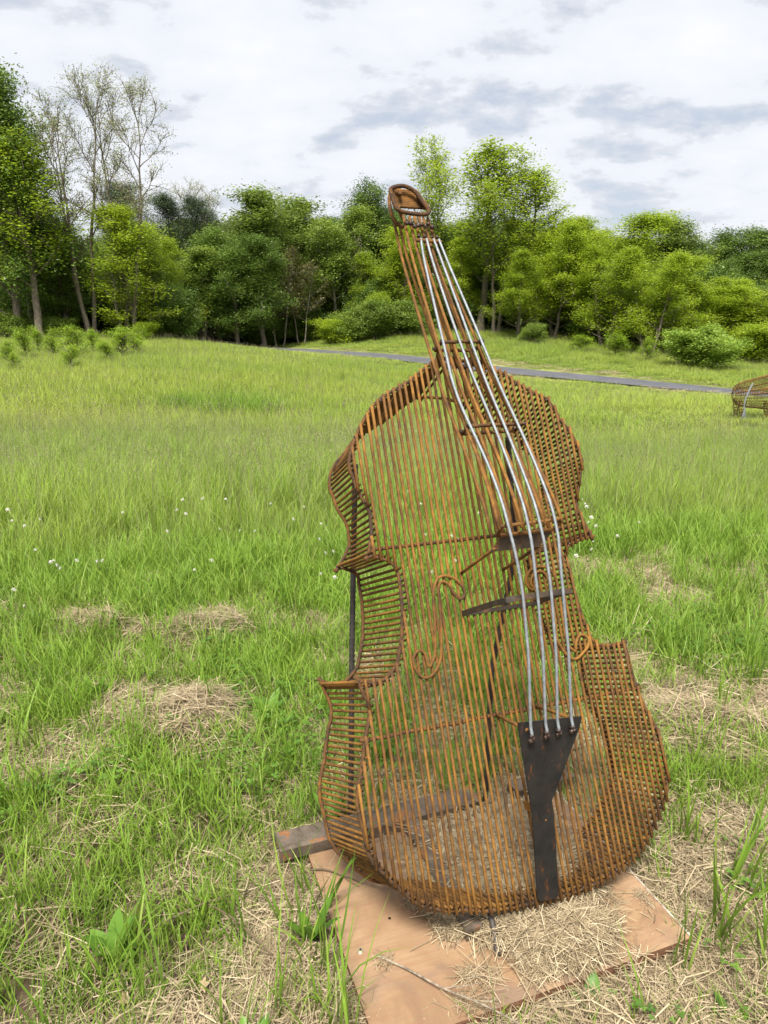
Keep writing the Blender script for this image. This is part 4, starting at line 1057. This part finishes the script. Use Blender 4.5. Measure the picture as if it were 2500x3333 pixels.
def tree(key, px, Y, ytop, width, name, label, cat='tree', group=None, rz=None, lean=0.0, r=np.random.default_rng(99), sink=0.05, parts=('trunk', 'crown')):
    """a tree at distance Y whose top and crown width were surveyed from the photograph"""
    tm, cm, H = PROTO[key]
    d = dirpx(px, 1100 * .45 + ytop * .55); x = d[0] / d[1] * Y
    z = float(zg(x, Y)[0]) if np.ndim(zg(x, Y)) else float(zg(x, Y))
    dt = dirpx(px, ytop); h = 1.6 + dt[2] / dt[1] * Y - z
    me_w = PROTO_W[key]; wreal = width / F_ * Y * 1.0
    s = h / H; sw = wreal / me_w
    t = thing(name, label, cat, (x, Y, z - sink), r.uniform(0, 2 * PI) if rz is None else rz, group)
    t.scale = (sw, sw, s)
    if lean: t.rotation_euler = (0, lean, t.rotation_euler[2])
    a = obj(parts[0], tm, t); b = obj(parts[1], cm, t)
    return t
PROTO_W = {}
for k_, (tm_, cm_, H_) in list(PROTO.items()):
    n_ = len(cm_.vertices); co = np.empty(n_ * 3, np.float32); cm_.vertices.foreach_get('co', co); co = co.reshape(-1, 3)
    PROTO_W[k_] = float(np.percentile(np.hypot(co[:, 0], co[:, 1]), 94) * 2)
    top_ = float(np.percentile(co[:, 2], 99.7)); PROTO[k_] = (tm_, cm_, top_)
def build_trees():
    T = tree
    # left group
    T('maple', 0, 43, 170, 330, 'maple_tree', 'tall dark green tree at the left edge, the highest dense crown in the picture')
    T('airy2', 85, 42, 420, 260, 'ash_tree', 'yellow green loose tree with a leaning grey trunk in front of the tall dark tree', lean=0.03)
    T('mid', 185, 46, 720, 200, 'young_tree', 'low leafy green tree filling the gap beside the two nearly bare tall trees')
    T('sparse2', 245, 44.5, 205, 270, 'locust_tree', 'tall nearly bare tree with thin leaves, left one of the tall open pair', rz=0.4)
    T('sparse', 375, 45, 185, 300, 'locust_tree', 'tall nearly bare tree with widely spreading twigs, right one of the tall open pair', rz=2.1)
    T('bare', 362, 44.6, 690, 120, 'dead_tree', 'twisted dead tree with bare pale limbs between open tall tree and yellow green tree')
    T('fresh2', 430, 45.5, 665, 260, 'yellow_green_tree', 'yellow green tree with pale split trunk right of the tall bare trees')
    T('fresh', 520, 50, 740, 200, 'yellow_green_tree', 'small yellow green tree leaning right below the dark pine tops')
    T('pine', 400, 60, 585, 230, 'pine_tree', 'dark pine showing behind the right tall bare tree')
    T('pine', 545, 58, 622, 210, 'pine_tree', 'dark pine with tufted top, first of the pines on the skyline')
    T('pine', 635, 60, 632, 190, 'pine_tree', 'dark pine on the skyline beside the pale feathery treetop')
    T('sparse', 690, 64, 585, 200, 'feathery_tree', 'pale feathery treetop rising above the dark pines left of centre')
    T('maple', 55, 46, 330, 250, 'maple_tree', 'dark green tree filling the gap behind the loose yellow green tree at the far left')
    T('maple', 700, 56, 735, 220, 'maple_tree', 'dark green tree behind the crest of the mound, left of the low skirted one')
    T('mid', 830, 59, 612, 260, 'maple_tree', 'dark green tree with a pointed twin top left of the centre of the wood')
    T('mid', 650, 54, 800, 190, 'green_tree', 'mid green tree low on the left flank of the dark maples')
    T('maple2', 850, 54.5, 760, 190, 'maple_tree', 'dark green tree on the right flank of the low skirted one')
    T('maple', 765, 53.5, 800, 220, 'maple_tree', 'low dark green tree in front of the twin topped tree, its skirt on the grass')
    T('bronze', 905, 57, 800, 170, 'bronze_leaved_tree', 'thin bronze leaved sapling tree with slender pale stem at the dark gap')
    T('bronze', 975, 57.5, 830, 150, 'bronze_leaved_tree', 'thin olive brown tree with forked grey stem right of the bronze one')
    T('mid', 985, 64, 640, 240, 'green_tree', 'round topped green tree behind the two thin bronze trees')
    T('mid2', 1110, 61, 655, 250, 'green_tree', 'airy soft green tree with whitish mottled trunk above the dark shrub')
    T('sparse2', 930, 72, 625, 170, 'feathery_tree', 'pale thin treetop poking over the middle of the wood')
    T('bare', 1180, 60, 760, 60, 'dead_tree', 'slim bare white stem standing above the dark shrub')
    T('maple', 1205, 66, 585, 190, 'maple_tree', 'fresh dark green treetop just left of the scroll of the sculpture')
    T('fresh', 1235, 60, 800, 170, 'yellow_green_tree', 'small yellow green tree with thin white stem left of the neck of the sculpture')
    T('airy', 1395, 64, 420, 250, 'open_tree', 'tall open tree with a rounded airy top right behind the scroll', rz=1.0)
    T('fresh2', 1330, 58, 730, 190, 'yellow_green_tree', 'bushy green tree behind the neck rods of the sculpture')
    T('airy2', 1575, 58, 455, 270, 'open_tree', 'tallest open crowned tree right of the sculpture neck, with dark upright trunk', rz=2.4)
    T('airy', 1625, 57, 480, 260, 'open_tree', 'tall open tree with leaning grey trunk close beside the dark trunked one', rz=.2)
    T('airy2', 1750, 57, 540, 230, 'open_tree', 'tall open tree with thin leafage at the right side of the high group')
    T('fresh', 1500, 59, 780, 190, 'yellow_green_tree', 'low yellow green growth under the tall open trees right of the neck')
    T('fresh', 1690, 54, 820, 200, 'yellow_green_tree', 'low yellow green tree with several stems in front of the tall open trees')
    T('fresh', 1810, 54.5, 735, 240, 'yellow_green_tree', 'yellow green tree right of the high group, its crown sloping off')
    T('fresh2', 1900, 56, 700, 240, 'yellow_green_tree', 'yellow green tree with a feathery tip on the right hand skyline')
    T('fresh', 1985, 51, 790, 260, 'yellow_green_tree', 'wide yellow green tree with brown stems showing above the verge shrubs')
    T('fresh2', 2055, 55, 690, 270, 'yellow_green_tree', 'large domed yellow green tree on the right skyline')
    T('fresh', 2130, 48, 800, 240, 'yellow_green_tree', 'yellow green tree standing just left of and behind the round bush')
    T('fresh2', 2190, 50, 830, 230, 'yellow_green_tree', 'yellow green tree with a slanting crown behind the round bush')
    T('mid', 2170, 66, 712, 220, 'green_tree', 'mid green treetop between the domed yellow tree and the darker far trees')
    T('maple', 2245, 68, 775, 200, 'maple_tree', 'dark green far tree at the dip of the skyline, right side')
    T('maple', 2350, 70, 748, 240, 'maple_tree', 'large dark green far tree on the right skyline')
    T('maple2', 2460, 70, 742, 230, 'maple_tree', 'dark green far tree cut by the right edge of the picture')
    T('mid', 2360, 58, 885, 200, 'green_tree', 'silvery green small tree below the dark far trees on the right')
    T('fresh', 2300, 50, 900, 230, 'yellow_green_tree', 'low yellow green tree above the round bush')
    T('fresh2', 2400, 50, 925, 230, 'yellow_green_tree', 'low yellow green tree right of the round bush')
    T('fresh', 2500, 51, 905, 260, 'yellow_green_tree', 'low yellow green tree at the right edge above the second sculpture')
    T('fresh2', 2620, 50, 900, 260, 'yellow_green_tree', 'yellow green tree just outside the right edge')
    # shrubs at the wood edge
    B = dict(cat='shrub')
    T('bush', 1215, 54, 975, 160, 'shrub', 'tallest dark green shrub at the wood edge left of the sculpture neck', **B)
    T('bush', 1130, 54, 1010, 150, 'shrub', 'lower dark green shrub at the wood edge, next to the bright one on its left', **B)
    T('bush2', 1090, 53.5, 1035, 130, 'shrub', 'brighter green shrub at the left end of the dark shrubs', **B)
    T('bush2', 1232, 54.5, 950, 90, 'shrub', 'bright yellow green shrub rising behind the tallest dark shrub', **B)
    T('bush', 1300, 55, 975, 170, 'shrub', 'dark green shrub behind the neck rods of the sculpture', **B)
    T('sapling2', 1895, 47, 1085, 90, 'shrub', 'small dark shrub on the grassy bank right of the sculpture', **B)
    T('sapling', 2010, 45, 1075, 85, 'shrub', 'loose light green shrub at the bank, left of the yellow one', **B)
    T('sapling2', 2115, 43.5, 1090, 65, 'shrub', 'small yellow green shrub touching the round bush', **B)
    T('roundbush', 2290, 40.5, 1058, 225, 'round_bush', 'dense round light green bush standing alone beyond the path', **B)
    T('bush2', 2480, 46, 1050, 170, 'shrub', 'yellow green shrub above the back of the second sculpture', **B)
    T('bush', 1740, 51, 1050, 80, 'shrub', 'low shrub at the foot of the tall open trees', **B)
    T('bush2', 470, 44.5, 1045, 70, 'shrub', 'yellow green shrub beside the pale split trunk', **B)
    T('bush', 190, 44, 1030, 130, 'shrub', 'green undergrowth shrub left of the two tall bare trees', **B)
    T('bush', 20, 43, 1010, 160, 'shrub', 'dark undergrowth shrub at the left edge under the tall dark tree', **B)
    T('bush', 860, 58, 1010, 150, 'shrub', 'dark shrub below the thin bronze trees', **B)
    T('bush', 990, 61, 1030, 140, 'shrub', 'dark low shrub in the gap where the path leaves the view', **B)
    # saplings in the meadow, left
    S = dict(cat='sapling', sink=-0.12)
    for key, px, Y, yt, w, lb in (('sapling', 75, 30, 1108, 60, 'yellow green sapling in the meadow, tallest near the left edge'), ('sapling2', 232, 29, 1100, 90, 'yellow green bushy sapling with a high tip in the middle of the group'),
        ('sapling', 165, 31, 1108, 60, 'small yellow green sapling between two larger ones in the meadow'), ('sapling', 222, 25, 1165, 62, 'low yellow green sapling standing nearest in the sapling group'),
        ('sapling2', 395, 32, 1105, 120, 'widest yellow green sapling clump at the right of the group'), ('sapling', 345, 29, 1150, 60, 'small yellow green sapling at the foot of the widest clump'),
        ('sapling2', 300, 34, 1112, 70, 'yellow green sapling behind the gap in the group'), ('sapling', 18, 27, 1145, 55, 'yellow green sapling at the very left edge of the meadow'),
        ('sapling2', 40, 24, 1190, 50, 'small dim sapling below the one at the left edge'), ('sapling', 120, 33, 1100, 50, 'short yellow green sapling just under the tree trunks on the left'),
        ('sapling', 440, 34, 1100, 60, 'yellow green sapling close to the right of the widest clump')):
        T(key, px, Y, yt - 34, w * 1.05, 'sapling', lb, **S)
    # second row: plain wood behind, individuals that differ only by their place
    r = np.random.default_rng(5)
    k = 0
    for px in range(-160, 2720, 92):
        for row, (Y0, dy) in enumerate(((68, 3), (78, 4))):
            p = px + r.uniform(-30, 30) + row * 46; Y = Y0 + r.uniform(-dy, dy)
            sky_ = np.interp(p, [-200, 150, 260, 400, 560, 700, 900, 1100, 1250, 1400, 1750, 1900, 2100, 2250, 2400, 2700], [420, 640, 830, 720, 690, 700, 680, 690, 660, 700, 690, 740, 740, 820, 800, 800]) + r.uniform(5, 60)
            key = ('maple', 'maple2', 'mid', 'pine')[int(r.integers(0, 4))]
            if 1750 < p < 2150 and row == 0: key = 'fresh2'
            T(key, p, Y, sky_, 260, 'forest_tree', 'tree in the depth of the wood, behind the first rows', group='trees in the depth of the wood')
    # undergrowth in the wood: reads as one mass
    vs = []
    for key in ('bush', 'maple'):
        tm, cm, H = PROTO[key]
        o = bpy.data.objects.new('piece', cm.copy()); o.data.materials.clear(); o.data.materials.append(M_LF_DARK); vs.append(o)
    n = 210; px = r.uniform(-350, 2900, n); Y = np.where(px > 1850, r.uniform(53, 66, n), r.uniform(59, 74, n)); Y = np.where(px < 650, r.uniform(48, 62, n), Y); x = (px - 1250) / F_ * Y * 1.05
    z = zg(x, Y); idx = (r.uniform(size=n) < .25).astype(int); s = np.where(idx == 1, r.uniform(.35, .55, n), r.uniform(.9, 1.6, n))
    scatter('undergrowth', 'dark undergrowth filling the wood between the trunks', 'undergrowth', vs, np.stack([x, Y, z - .1], 1), np.stack([x * 0, x * 0, r.uniform(0, 6.28, n)], 1), np.stack([s, s, s], 1), idx)
build_trees()

# ------------------------------------------------------------------ second sculpture, far right
def build_animal():
    bx, by = 9.18, 17.1; z0 = float(zg(bx, by)) - 0.02
    AS = 1.1
    T = thing('animal_sculpture', 'rusty wire mesh animal sculpture with grey cable tail at the right edge', 'sculpture', (bx, by, z0), 0.12); T.scale = (AS, AS, AS)
    # body axis along +X (head to the right), rump at x=-0.78
    xs = np.array([-.80, -.76, -.66, -.50, -.30, -.05, .20, .45, .66, .80, .92, 1.02]); top = np.array([.62, .74, .80, .84, .89, .95, 1.02, 1.04, .98, .86, .72, .60]); bot = np.array([.44, .36, .30, .27, .25, .22, .24, .32, .40, .44, .46, .50]); wd = np.array([.06, .15, .21, .24, .25, .26, .26, .23, .18, .14, .11, .05])
    X = np.linspace(-.80, 1.02, 54); tz = np.interp(X, xs, top); bz = np.interp(X, xs, bot); ww = np.interp(X, xs, wd)
    ring = lambda i, a: (X[i], ww[i] * math.cos(a), (tz[i] + bz[i]) / 2 + (tz[i] - bz[i]) / 2 * math.sin(a))
    mb = MB()
    for i in range(0, 54, 1):
        V, F = tube([ring(i, a) for a in np.arange(16) / 16 * 2 * PI], .0042, 4, closed=True); mb.add(V, F)
    for a in np.arange(26) / 26 * 2 * PI:
        V, F = tube([ring(i, a) for i in range(0, 54, 3)], .0045, 4); mb.add(V, F)
    mb.build('body_mesh', M_RUST_DARK, T)
    mb = MB()
    for P in ([ring(i, PI / 2) for i in range(0, 54, 3)], [ring(i, -PI / 2) for i in range(0, 54, 3)], [ring(i, 0.35) for i in range(0, 54, 3)], [ring(i, PI - .35) for i in range(0, 54, 3)],
              [(-.55, -.26, .58), (-.1, -.28, .60), (-.1, -.28, .30)], [(-.35, -.27, .60), (.05, -.27, .82), (.4, -.24, .9)]):
        V, F = tube(P, .013, 6); mb.add(V, F)
    mb.build('frame_bars', M_RUST, T)
    for (lx, ly, w) in ((-.66, -.15, .07), (-.60, .15, .07), (-.10, -.16, .06), (.45, -.15, .065), (.50, .15, .065)):
        mb = MB()
        for a in np.arange(9) / 9 * 2 * PI:
            V, F = tube([(lx + math.cos(a) * w * 1.25, ly + math.sin(a) * w, .42), (lx - .02 + math.cos(a) * w * .75, ly + math.sin(a) * w * .75, .24), (lx + .0 + math.cos(a) * w * .55, ly + math.sin(a) * w * .55, .12), (lx + .0 + math.cos(a) * w * .75, ly + math.sin(a) * w * .75, 0)], .005, 4); mb.add(V, F)
        for z, q in ((.36, 1.0), (.3, .9), (.24, .78), (.18, .65), (.12, .58), (.06, .66), (.01, .76)):
            V, F = tube([(lx + math.cos(a) * w * q, ly + math.sin(a) * w * q, z) for a in np.arange(10) / 10 * 2 * PI], .0045, 4, closed=True); mb.add(V, F)
        mb.build('leg', M_RUST_DARK, T)
    mb = MB()
    for dx in (-.008, .008): 
        V, F = tube(smoothline([(-.56 + dx, -.25, .80), (-.66 + dx, -.29, .62), (-.72 + dx, -.30, .40), (-.70 + dx, -.30, .16), (-.70 + dx * 3, -.31, .02)], 4), .009, 6); mb.add(V, F)
    for k in range(10):
        V, F = tube([(-.70, -.30, .30), (-.70 - .012 * k + .05, -.30 - .004 * k, .12), (-.72 - .02 * k + .09, -.31, .0)], .004, 4); mb.add(V, F)
    mb.build('tail', M_CABLE, T)
    # head, ears, horn stubs (outside the picture, still there)
    mb = MB()
    for k in range(9):
        a = k / 8; c = np.array([1.0 + .26 * a, 0, .66 - .16 * a]); w = .13 - .065 * a
        V, F = tube([(c[0], math.cos(t) * w * .8, c[2] + math.sin(t) * w) for t in np.arange(12) / 12 * 2 * PI], .005, 4, closed=True); mb.add(V, F)
    for t in np.arange(12) / 12 * 2 * PI:
        V, F = tube([(.98, math.cos(t) * .13 * .8, .67 + math.sin(t) * .13), (1.26, math.cos(t) * .065 * .8, .50 + math.sin(t) * .065)], .005, 4); mb.add(V, F)
    mb.build('head', M_RUST_DARK, T)
    for s in (-1, 1):
        V, F = tube([(1.02, s * .10, .78), (1.02, s * .2, .84), (1.06, s * .22, .80), (1.04, s * .11, .74)], .006, 5, closed=True); mb = MB(); mb.add(V, F); mb.build('ear', M_RUST_DARK, T)
build_animal()

# ------------------------------------------------------------------ straw on the board, stems, flowers, weeds
def heap_h(x, y):
    """height of the straw heap over the board"""
    u = (x - BX) * BW[0] + (y - BY) * BW[1]; v = (x - BX) * BD[0] + (y - BY) * BD[1]
    f = fbm(x, y, .16, 61)
    a = np.clip((u - .235 - .12 * (f - .5) * 2) / .10, 0, 1) * np.clip((.80 - u - .12 * (f - .5) * 2 - .0) / .14, 0, 1) * np.clip((v - .022 - .05 * (f - .5)) / .09, 0, 1) * np.clip((.62 - v) / .10, 0, 1) * (1 - .85 * np.exp(-((u - .335) / .045) ** 2) * np.clip((v - .07) / .05, 0, 1))
    a2 = np.clip((u - .70) / .1, 0, 1)
    return a * (.006 + .022 * np.sin(np.clip((u - .2) / .6, 0, 1) * PI) * (1 - .4 * np.clip(v / .6, 0, 1))) * (.7 + .6 * f) * (1 - .3 * a2) * (1 - .95 * np.exp(-(((x - .292) / .07) ** 2 + ((y - 1.40) / .075) ** 2)))
def build_heap():
    xs = np.linspace(.06, .98, 150); ys = np.linspace(1.15, 2.08, 150); X, Y = np.meshgrid(xs, ys); Hh = heap_h(X, Y)
    Z = .0305 + Hh + np.where(Hh > .004, .010 * (hash_noise(X, Y, .012, 4) - .5), 0)
    i = np.arange(149)[:, None] * 150 + np.arange(149)[None]; F = np.stack([i, i + 1, i + 151, i + 150], -1).reshape(-1, 4)
    k = (Hh.ravel()[F] > .006).all(1); m = Mat('straw_litter'); P = m.pos()
    c = m.ramp(m.noise(55, 6, 0.75, P, dist=.5), [(0.36, (0.10, 0.072, 0.042)), (0.48, (0.27, 0.205, 0.125)), (0.62, (0.46, 0.37, 0.235))])
    mt = m.end(m.pbr(c, .95, 0, m.bump(m.noise(120, 5, .7, P), .7, .006), .1))
    o = tag(obj('straw_heap', mesh('straw_heap', np.stack([X, Y, Z], -1).reshape(-1, 3), F[k], mt, True)), 'matted bed of straw litter piled on the plywood board', 'straw', kind='stuff')
    r = np.random.default_rng(21)
    def sp(s, n, L, w, rad, th, up):
        v, f, t = straws(n, L, w, rad, th, 70 + s, up); t = [min(1, a + .02) for a in t]; return piece(v, f, t, [1] * len(v), M_STRAW)
    V = [sp(1, 55, .07, .0013, .045, .012, .18), sp(2, 40, .11, .0015, .05, .014, .14), sp(3, 70, .045, .0012, .04, .012, .25), sp(4, 8, .19, .0022, .05, .016, .10)]
    n = 8500; x = r.uniform(.0, 1.0, n); y = r.uniform(1.13, 2.1, n); h = heap_h(x, y)
    k = (r.uniform(size=n) < np.clip(h * 45, 0, .42) + .25 * (y > 1.62) * (h > .003)) & (np.hypot(x - .29, y - 1.405) > .075) ; edge = on_board(x, y, -.01) & (r.uniform(size=n) < .012); k = k | edge
    x, y, h = x[k], y[k], h[k]; n = len(x); s = r.uniform(.7, 1.15, n)
    s = np.where(h < .004, s * .6, s)
    scatter('loose_straw', 'loose pale straw stalks scattered over the board', 'straw', V, np.stack([x, y, .0312 + h * .95], 1), np.stack([r.normal(0, .14, n), r.normal(0, .14, n), r.uniform(0, 6.28, n)], 1), np.stack([s, s, s * .9], 1), r.choice(4, n, p=[.4, .25, .25, .10]))
    # dry leaves in the litter
    def leaf(seed):
        q = np.random.default_rng(seed); a = np.linspace(0, 2 * PI, 11)[:-1]; rr = .5 + .18 * np.cos(a * 5) + q.normal(0, .06, 10)
        V = [(0, 0, .12)] + [(math.cos(t) * s_ * 1.3, math.sin(t) * s_ * .8, q.normal(.05, .12)) for t, s_ in zip(a, rr)]; F = [(0, i + 1, (i + 1) % 10 + 1) for i in range(10)]
        return piece(np.array(V) * .03, F, [q.uniform()] * 11, [1] * 11, M_DRYLEAF)
    x, y, r2 = field(150, 1.0, 3.2, lambda x, y: np.where(on_board(x, y), .25, .45), seed=8)
    hb = np.where(on_board(x, y), .034 + heap_h(x, y), zg(x, y) + .03)
    scatter('fallen_leaves', 'curled dry brown leaves caught in the straw', 'leaf litter', [leaf(i) for i in range(4)], np.stack([x, y, hb], 1), np.stack([r2.normal(0, .4, len(x)), r2.normal(0, .4, len(x)), r2.uniform(0, 6, len(x))], 1), np.ones((len(x), 3)) * r2.uniform(.5, 1.1, (len(x), 1)), r2.integers(0, 4, len(x)))
build_heap()
def stem(name, label, pts, r0, r1, mat, cat='stem', side=None):
    P = smoothline(pts, 5); V, F = tube(P, np.linspace(r0, r1, len(P)), 6); mb = MB(); mb.add(V, F)
    for q in side or []:
        V, F = tube(smoothline(q, 3), r1 * .7, 5); mb.add(V, F)
    return tag(mb.build(name, mat, None, True), label, cat)
stem('dry_weed_stalk', 'long dry weed stalk lying diagonally across the front of the plywood board', [(-.020, 1.432, .034), (.06, 1.385, .040), (.14, 1.325, .052), (.22, 1.277, .064), (.30, 1.233, .060), (.38, 1.18, .05)], .0032, .0016, M_TWIG,
     side=[[(.14, 1.325, .052), (.18, 1.32, .062), (.225, 1.322, .07)], [(.20, 1.288, .062), (.235, 1.27, .075), (.26, 1.275, .08)]])
stem('straw_wisp', 'bent pale straw wisp lying on the back left corner of the board', [(-.215, 1.715, .037), (-.17, 1.712, .041), (-.12, 1.694, .036), (-.07, 1.672, .034)], .0028, .0012, M_STRAW,
     side=[[(-.12, 1.694, .036), (-.095, 1.67, .035), (-.07, 1.655, .033)], [(-.13, 1.697, .037), (-.09, 1.685, .035), (-.06, 1.664, .034)]])
for i, (a, b, l) in enumerate([((-.55, 1.62), (-.28, 1.42), 'thick pale stalk lying in the dead grass left of the board, slanting down to it'), ((-.62, 1.50), (-.38, 1.63), 'thick pale stalk in the dead grass left of the board, slanting up to it'), ((1.02, 1.58), (1.30, 1.75), 'thin pale stalk lying in the dead grass beyond the right corner of the board')]):
    za = float(zg(*a)) + .045; zb = float(zg(*b)) + .05
    stem('dry_stalk', l, [(*a, za), ((a[0] + b[0]) / 2 + .01, (a[1] + b[1]) / 2, (za + zb) / 2 + .02), (*b, zb)], .003, .0024, M_STRAW)

r_ = np.random.default_rng(55)
for i, (x, y, rad, lab) in enumerate([(-.945, 3.38, .19, 'largest pale heap of dry hay left of the waist of the sculpture'), (-.78, 2.52, .18, 'pale heap of dry hay left of the lower bout of the sculpture'), (-1.55, 3.46, .13, 'pale hay clump in the short grass, farthest left of the hay heaps'), (-1.24, 3.36, .07, 'smallest hay clump, between two larger ones on the left'),
        (1.27, 4.25, .20, 'flat pale hay heap at the edge of the long grass right of the sculpture'), (1.20, 2.45, .25, 'wide flat hay heap right of the lower bout of the sculpture')]):
    flat = .5 if x > 0 else 1.0
    n_ = int(1500 * (rad / .19) ** 1.3); v, f, t = straws(n_, .15, .0019, rad, .01, 600 + i, .25); v = np.array(v); t = [a * .82 for a in t]
    q = v.reshape(-1, 6, 3); c = q.mean(1); hh = np.clip(1 - (np.hypot(c[:, 0], c[:, 1]) / rad) ** 2, 0, 1) * .11 * flat * (rad / .19) ** .5
    nz_ = hash_noise(c[:, 0], c[:, 1], rad * .35, 9 + i) - .5; q[:, :, 0] += (nz_ * rad * .9)[:, None]; q[:, :, 1] += ((hash_noise(c[:, 0], c[:, 1], rad * .4, 19 + i) - .5) * rad * .9)[:, None]; hh = hh * (1 + nz_)
    q[:, :, 2] += (hh * r_.uniform(.35, 1, len(c)))[:, None]; q[:, :, 0] *= 1.35
    o = obj('hay_heap', mesh('hay_heap', q.reshape(-1, 3), f, M_STRAW, False, {'t': t, 'h': np.ones(len(v))})); o.location = (x, y, float(zg(x, y)) + .02)
    o.rotation_euler = (0, 0, r_.uniform(-.4, .4)); tag(o, lab, 'hay')
def build_flowers():
    r = np.random.default_rng(41)
    # one clover flower: stem + head of many florets
    mb = MB()
    for i in range(46):
        z = r.uniform(-.7, 1); a = r.uniform(0, 2 * PI); q = math.sqrt(1 - z * z); d = np.array([q * math.cos(a), q * math.sin(a), z]); c = d * .006
        s = np.cross(d, [0.3, 0.5, 0.8]); s /= np.linalg.norm(s); s *= .0024
        mb.add([c, c + d * .006 + s, c + d * .0095, c + d * .006 - s], [(0, 1, 2, 3)], float(np.clip(.55 + z * .5, 0, 1)))
    V, F = ico(); mb.add(V * .0065, F, .5)
    hd = mesh('flower_head', np.concatenate(mb.v), mb.f, M_FLOWER, False, {'t': np.concatenate(mb.a)})
    V, F = tube([(0, 0, 0), (.004, 0, -.12), (-.006, .004, -.26)], .0011, 4); st = mesh('stem', V, F, M_STEM, True)
    px = [(115, 1790), (175, 1825), (185, 1840), (250, 1825), (332, 1825), (315, 1828), (45, 1920), (78, 1972), (165, 1830), (195, 1850), (575, 1660), (605, 1673), (715, 1722), (633, 1855), (690, 1825), (780, 1727), (830, 1728), (1045, 1705), (1040, 1755), (1060, 1800), (1085, 1795), (1043, 1868), (1090, 1880), (400, 1668), (80, 1712), (25, 1660), (40, 1695), (130, 1690), (545, 1730), (595, 1627), (660, 1623),
          (1300, 1752), (1353, 1728), (1385, 1740), (1270, 1752), (1405, 1862), (1490, 1755), (1470, 1745), (1480, 1825), (1370, 1640), (1910, 1650), (1925, 1685), (1915, 1700), (1940, 1712), (1905, 1640), (1930, 1762), (1925, 1788), (1876, 1810), (2010, 1745), (1895, 1625), (1560, 1670), (1690, 1690), (1650, 1620), (1330, 1600), (880, 1640), (955, 1690), (990, 1650), (1830, 1610), (2080, 1700), (735, 1625)]
    first = None
    for i, (x, y) in enumerate(px):
        d = dirpx(x, y); Y = -(1.6) / d[2] * d[1] * .88
        for _ in range(6):
            gx = d[0] / d[1] * Y; hgt = .30 if mown_edge(gx, Y) < 0 else .16; z = float(zg(gx, Y)) + hgt + .02
            Y += ((z - 1.6) / (d[2] / d[1]) - Y) * .8
        gx = d[0] / d[1] * Y; z = 1.6 + d[2] / d[1] * Y
        t = thing('clover_flower', 'small round white clover flower standing in the grass', 'flower', (gx, Y, z), r.uniform(0, 6), 'white clover flowers in the meadow')
        s = r.uniform(.5, 1.0) * (1.1 if Y > 4.5 else 1.0); t.scale = (s, s, s)
        obj('flower_head', hd, t); obj('stem', st, t)
build_flowers()
def build_weeds():
    r = np.random.default_rng(77)
    def leafblade(L, w, up, curl, az, t):
        V = []; F = []; n = 6; p = np.array([0., 0., 0.]); th = up; d = np.array([math.cos(az), math.sin(az)]); s = np.array([-d[1], d[0], 0]); k = 0
        for i in range(n + 1):
            u = i / n; wd = w * math.sin(PI * min(1, .12 + u * .88)) ** .8 * .5
            c = p + np.array([0, 0, -wd * .35]); V += [tuple(p - s * wd), tuple(c), tuple(p + s * wd)]
            if i: F += [(k - 3, k - 2, k + 1, k), (k - 2, k - 1, k + 2, k + 1)]
            k += 3; p = p + np.array([d[0] * math.sin(th), d[1] * math.sin(th), math.cos(th)]) * L / n; th += curl / n
        return V, F
    def weed(name, label, x, y, nl, L, w, up, curl):
        t = thing(name, label, 'weed', (x, y, float(zg(x, y))), 0)
        for i in range(nl):
            V, F = leafblade(L * r.uniform(.6, 1.1), w * r.uniform(.8, 1.15), up * r.uniform(.5, 1.3), curl * r.uniform(.5, 1.4), i * 2.4 + r.uniform(-.4, .4), 0)
            o = obj('leaf', mesh('leaf', V, F, M_LF_WEED, True, {'t': np.full(len(V), r.uniform())}), t)
    weed('dock_plant', 'fresh broad leaved dock plant rising behind the left end of the steel beam', -.17, 1.93, 7, .15, .030, .35, .5)
    weed('dock_plant', 'dock plant with long upright leaves growing against the left edge of the board', -.19, 1.50, 6, .15, .036, .3, .5)
    weed('broad_leaf_weed', 'broad leaved weed at the bottom left corner of the picture', -.70, 1.46, 8, .12, .045, .7, .6)
    weed('broad_leaf_weed', 'low broad leaved weed under the front edge of the board', .50, 1.335, 5, .08, .036, .9, .5)
    weed('broad_leaf_weed', 'broad leaved weed at the bottom edge left of the board', -.30, 1.20, 7, .09, .035, .7, .8)
    weed('dock_plant', 'dock plant among the dead grass far right of the board', 1.38, 2.0, 6, .14, .04, .6, .7)
    weed('dock_plant', 'dock plant with a lone large leaf in the green grass left of the sculpture', -.48, 2.62, 6, .16, .045, .6, .6)
    weed('dock_plant', 'dock plant in the short grass halfway to the left edge', -1.25, 2.75, 6, .15, .04, .6, .7)
    weed('broad_leaf_weed', 'broad leaved weed in the bare soil in front of the right half of the board', .82, 1.28, 5, .07, .03, .8, .6)
build_weeds()
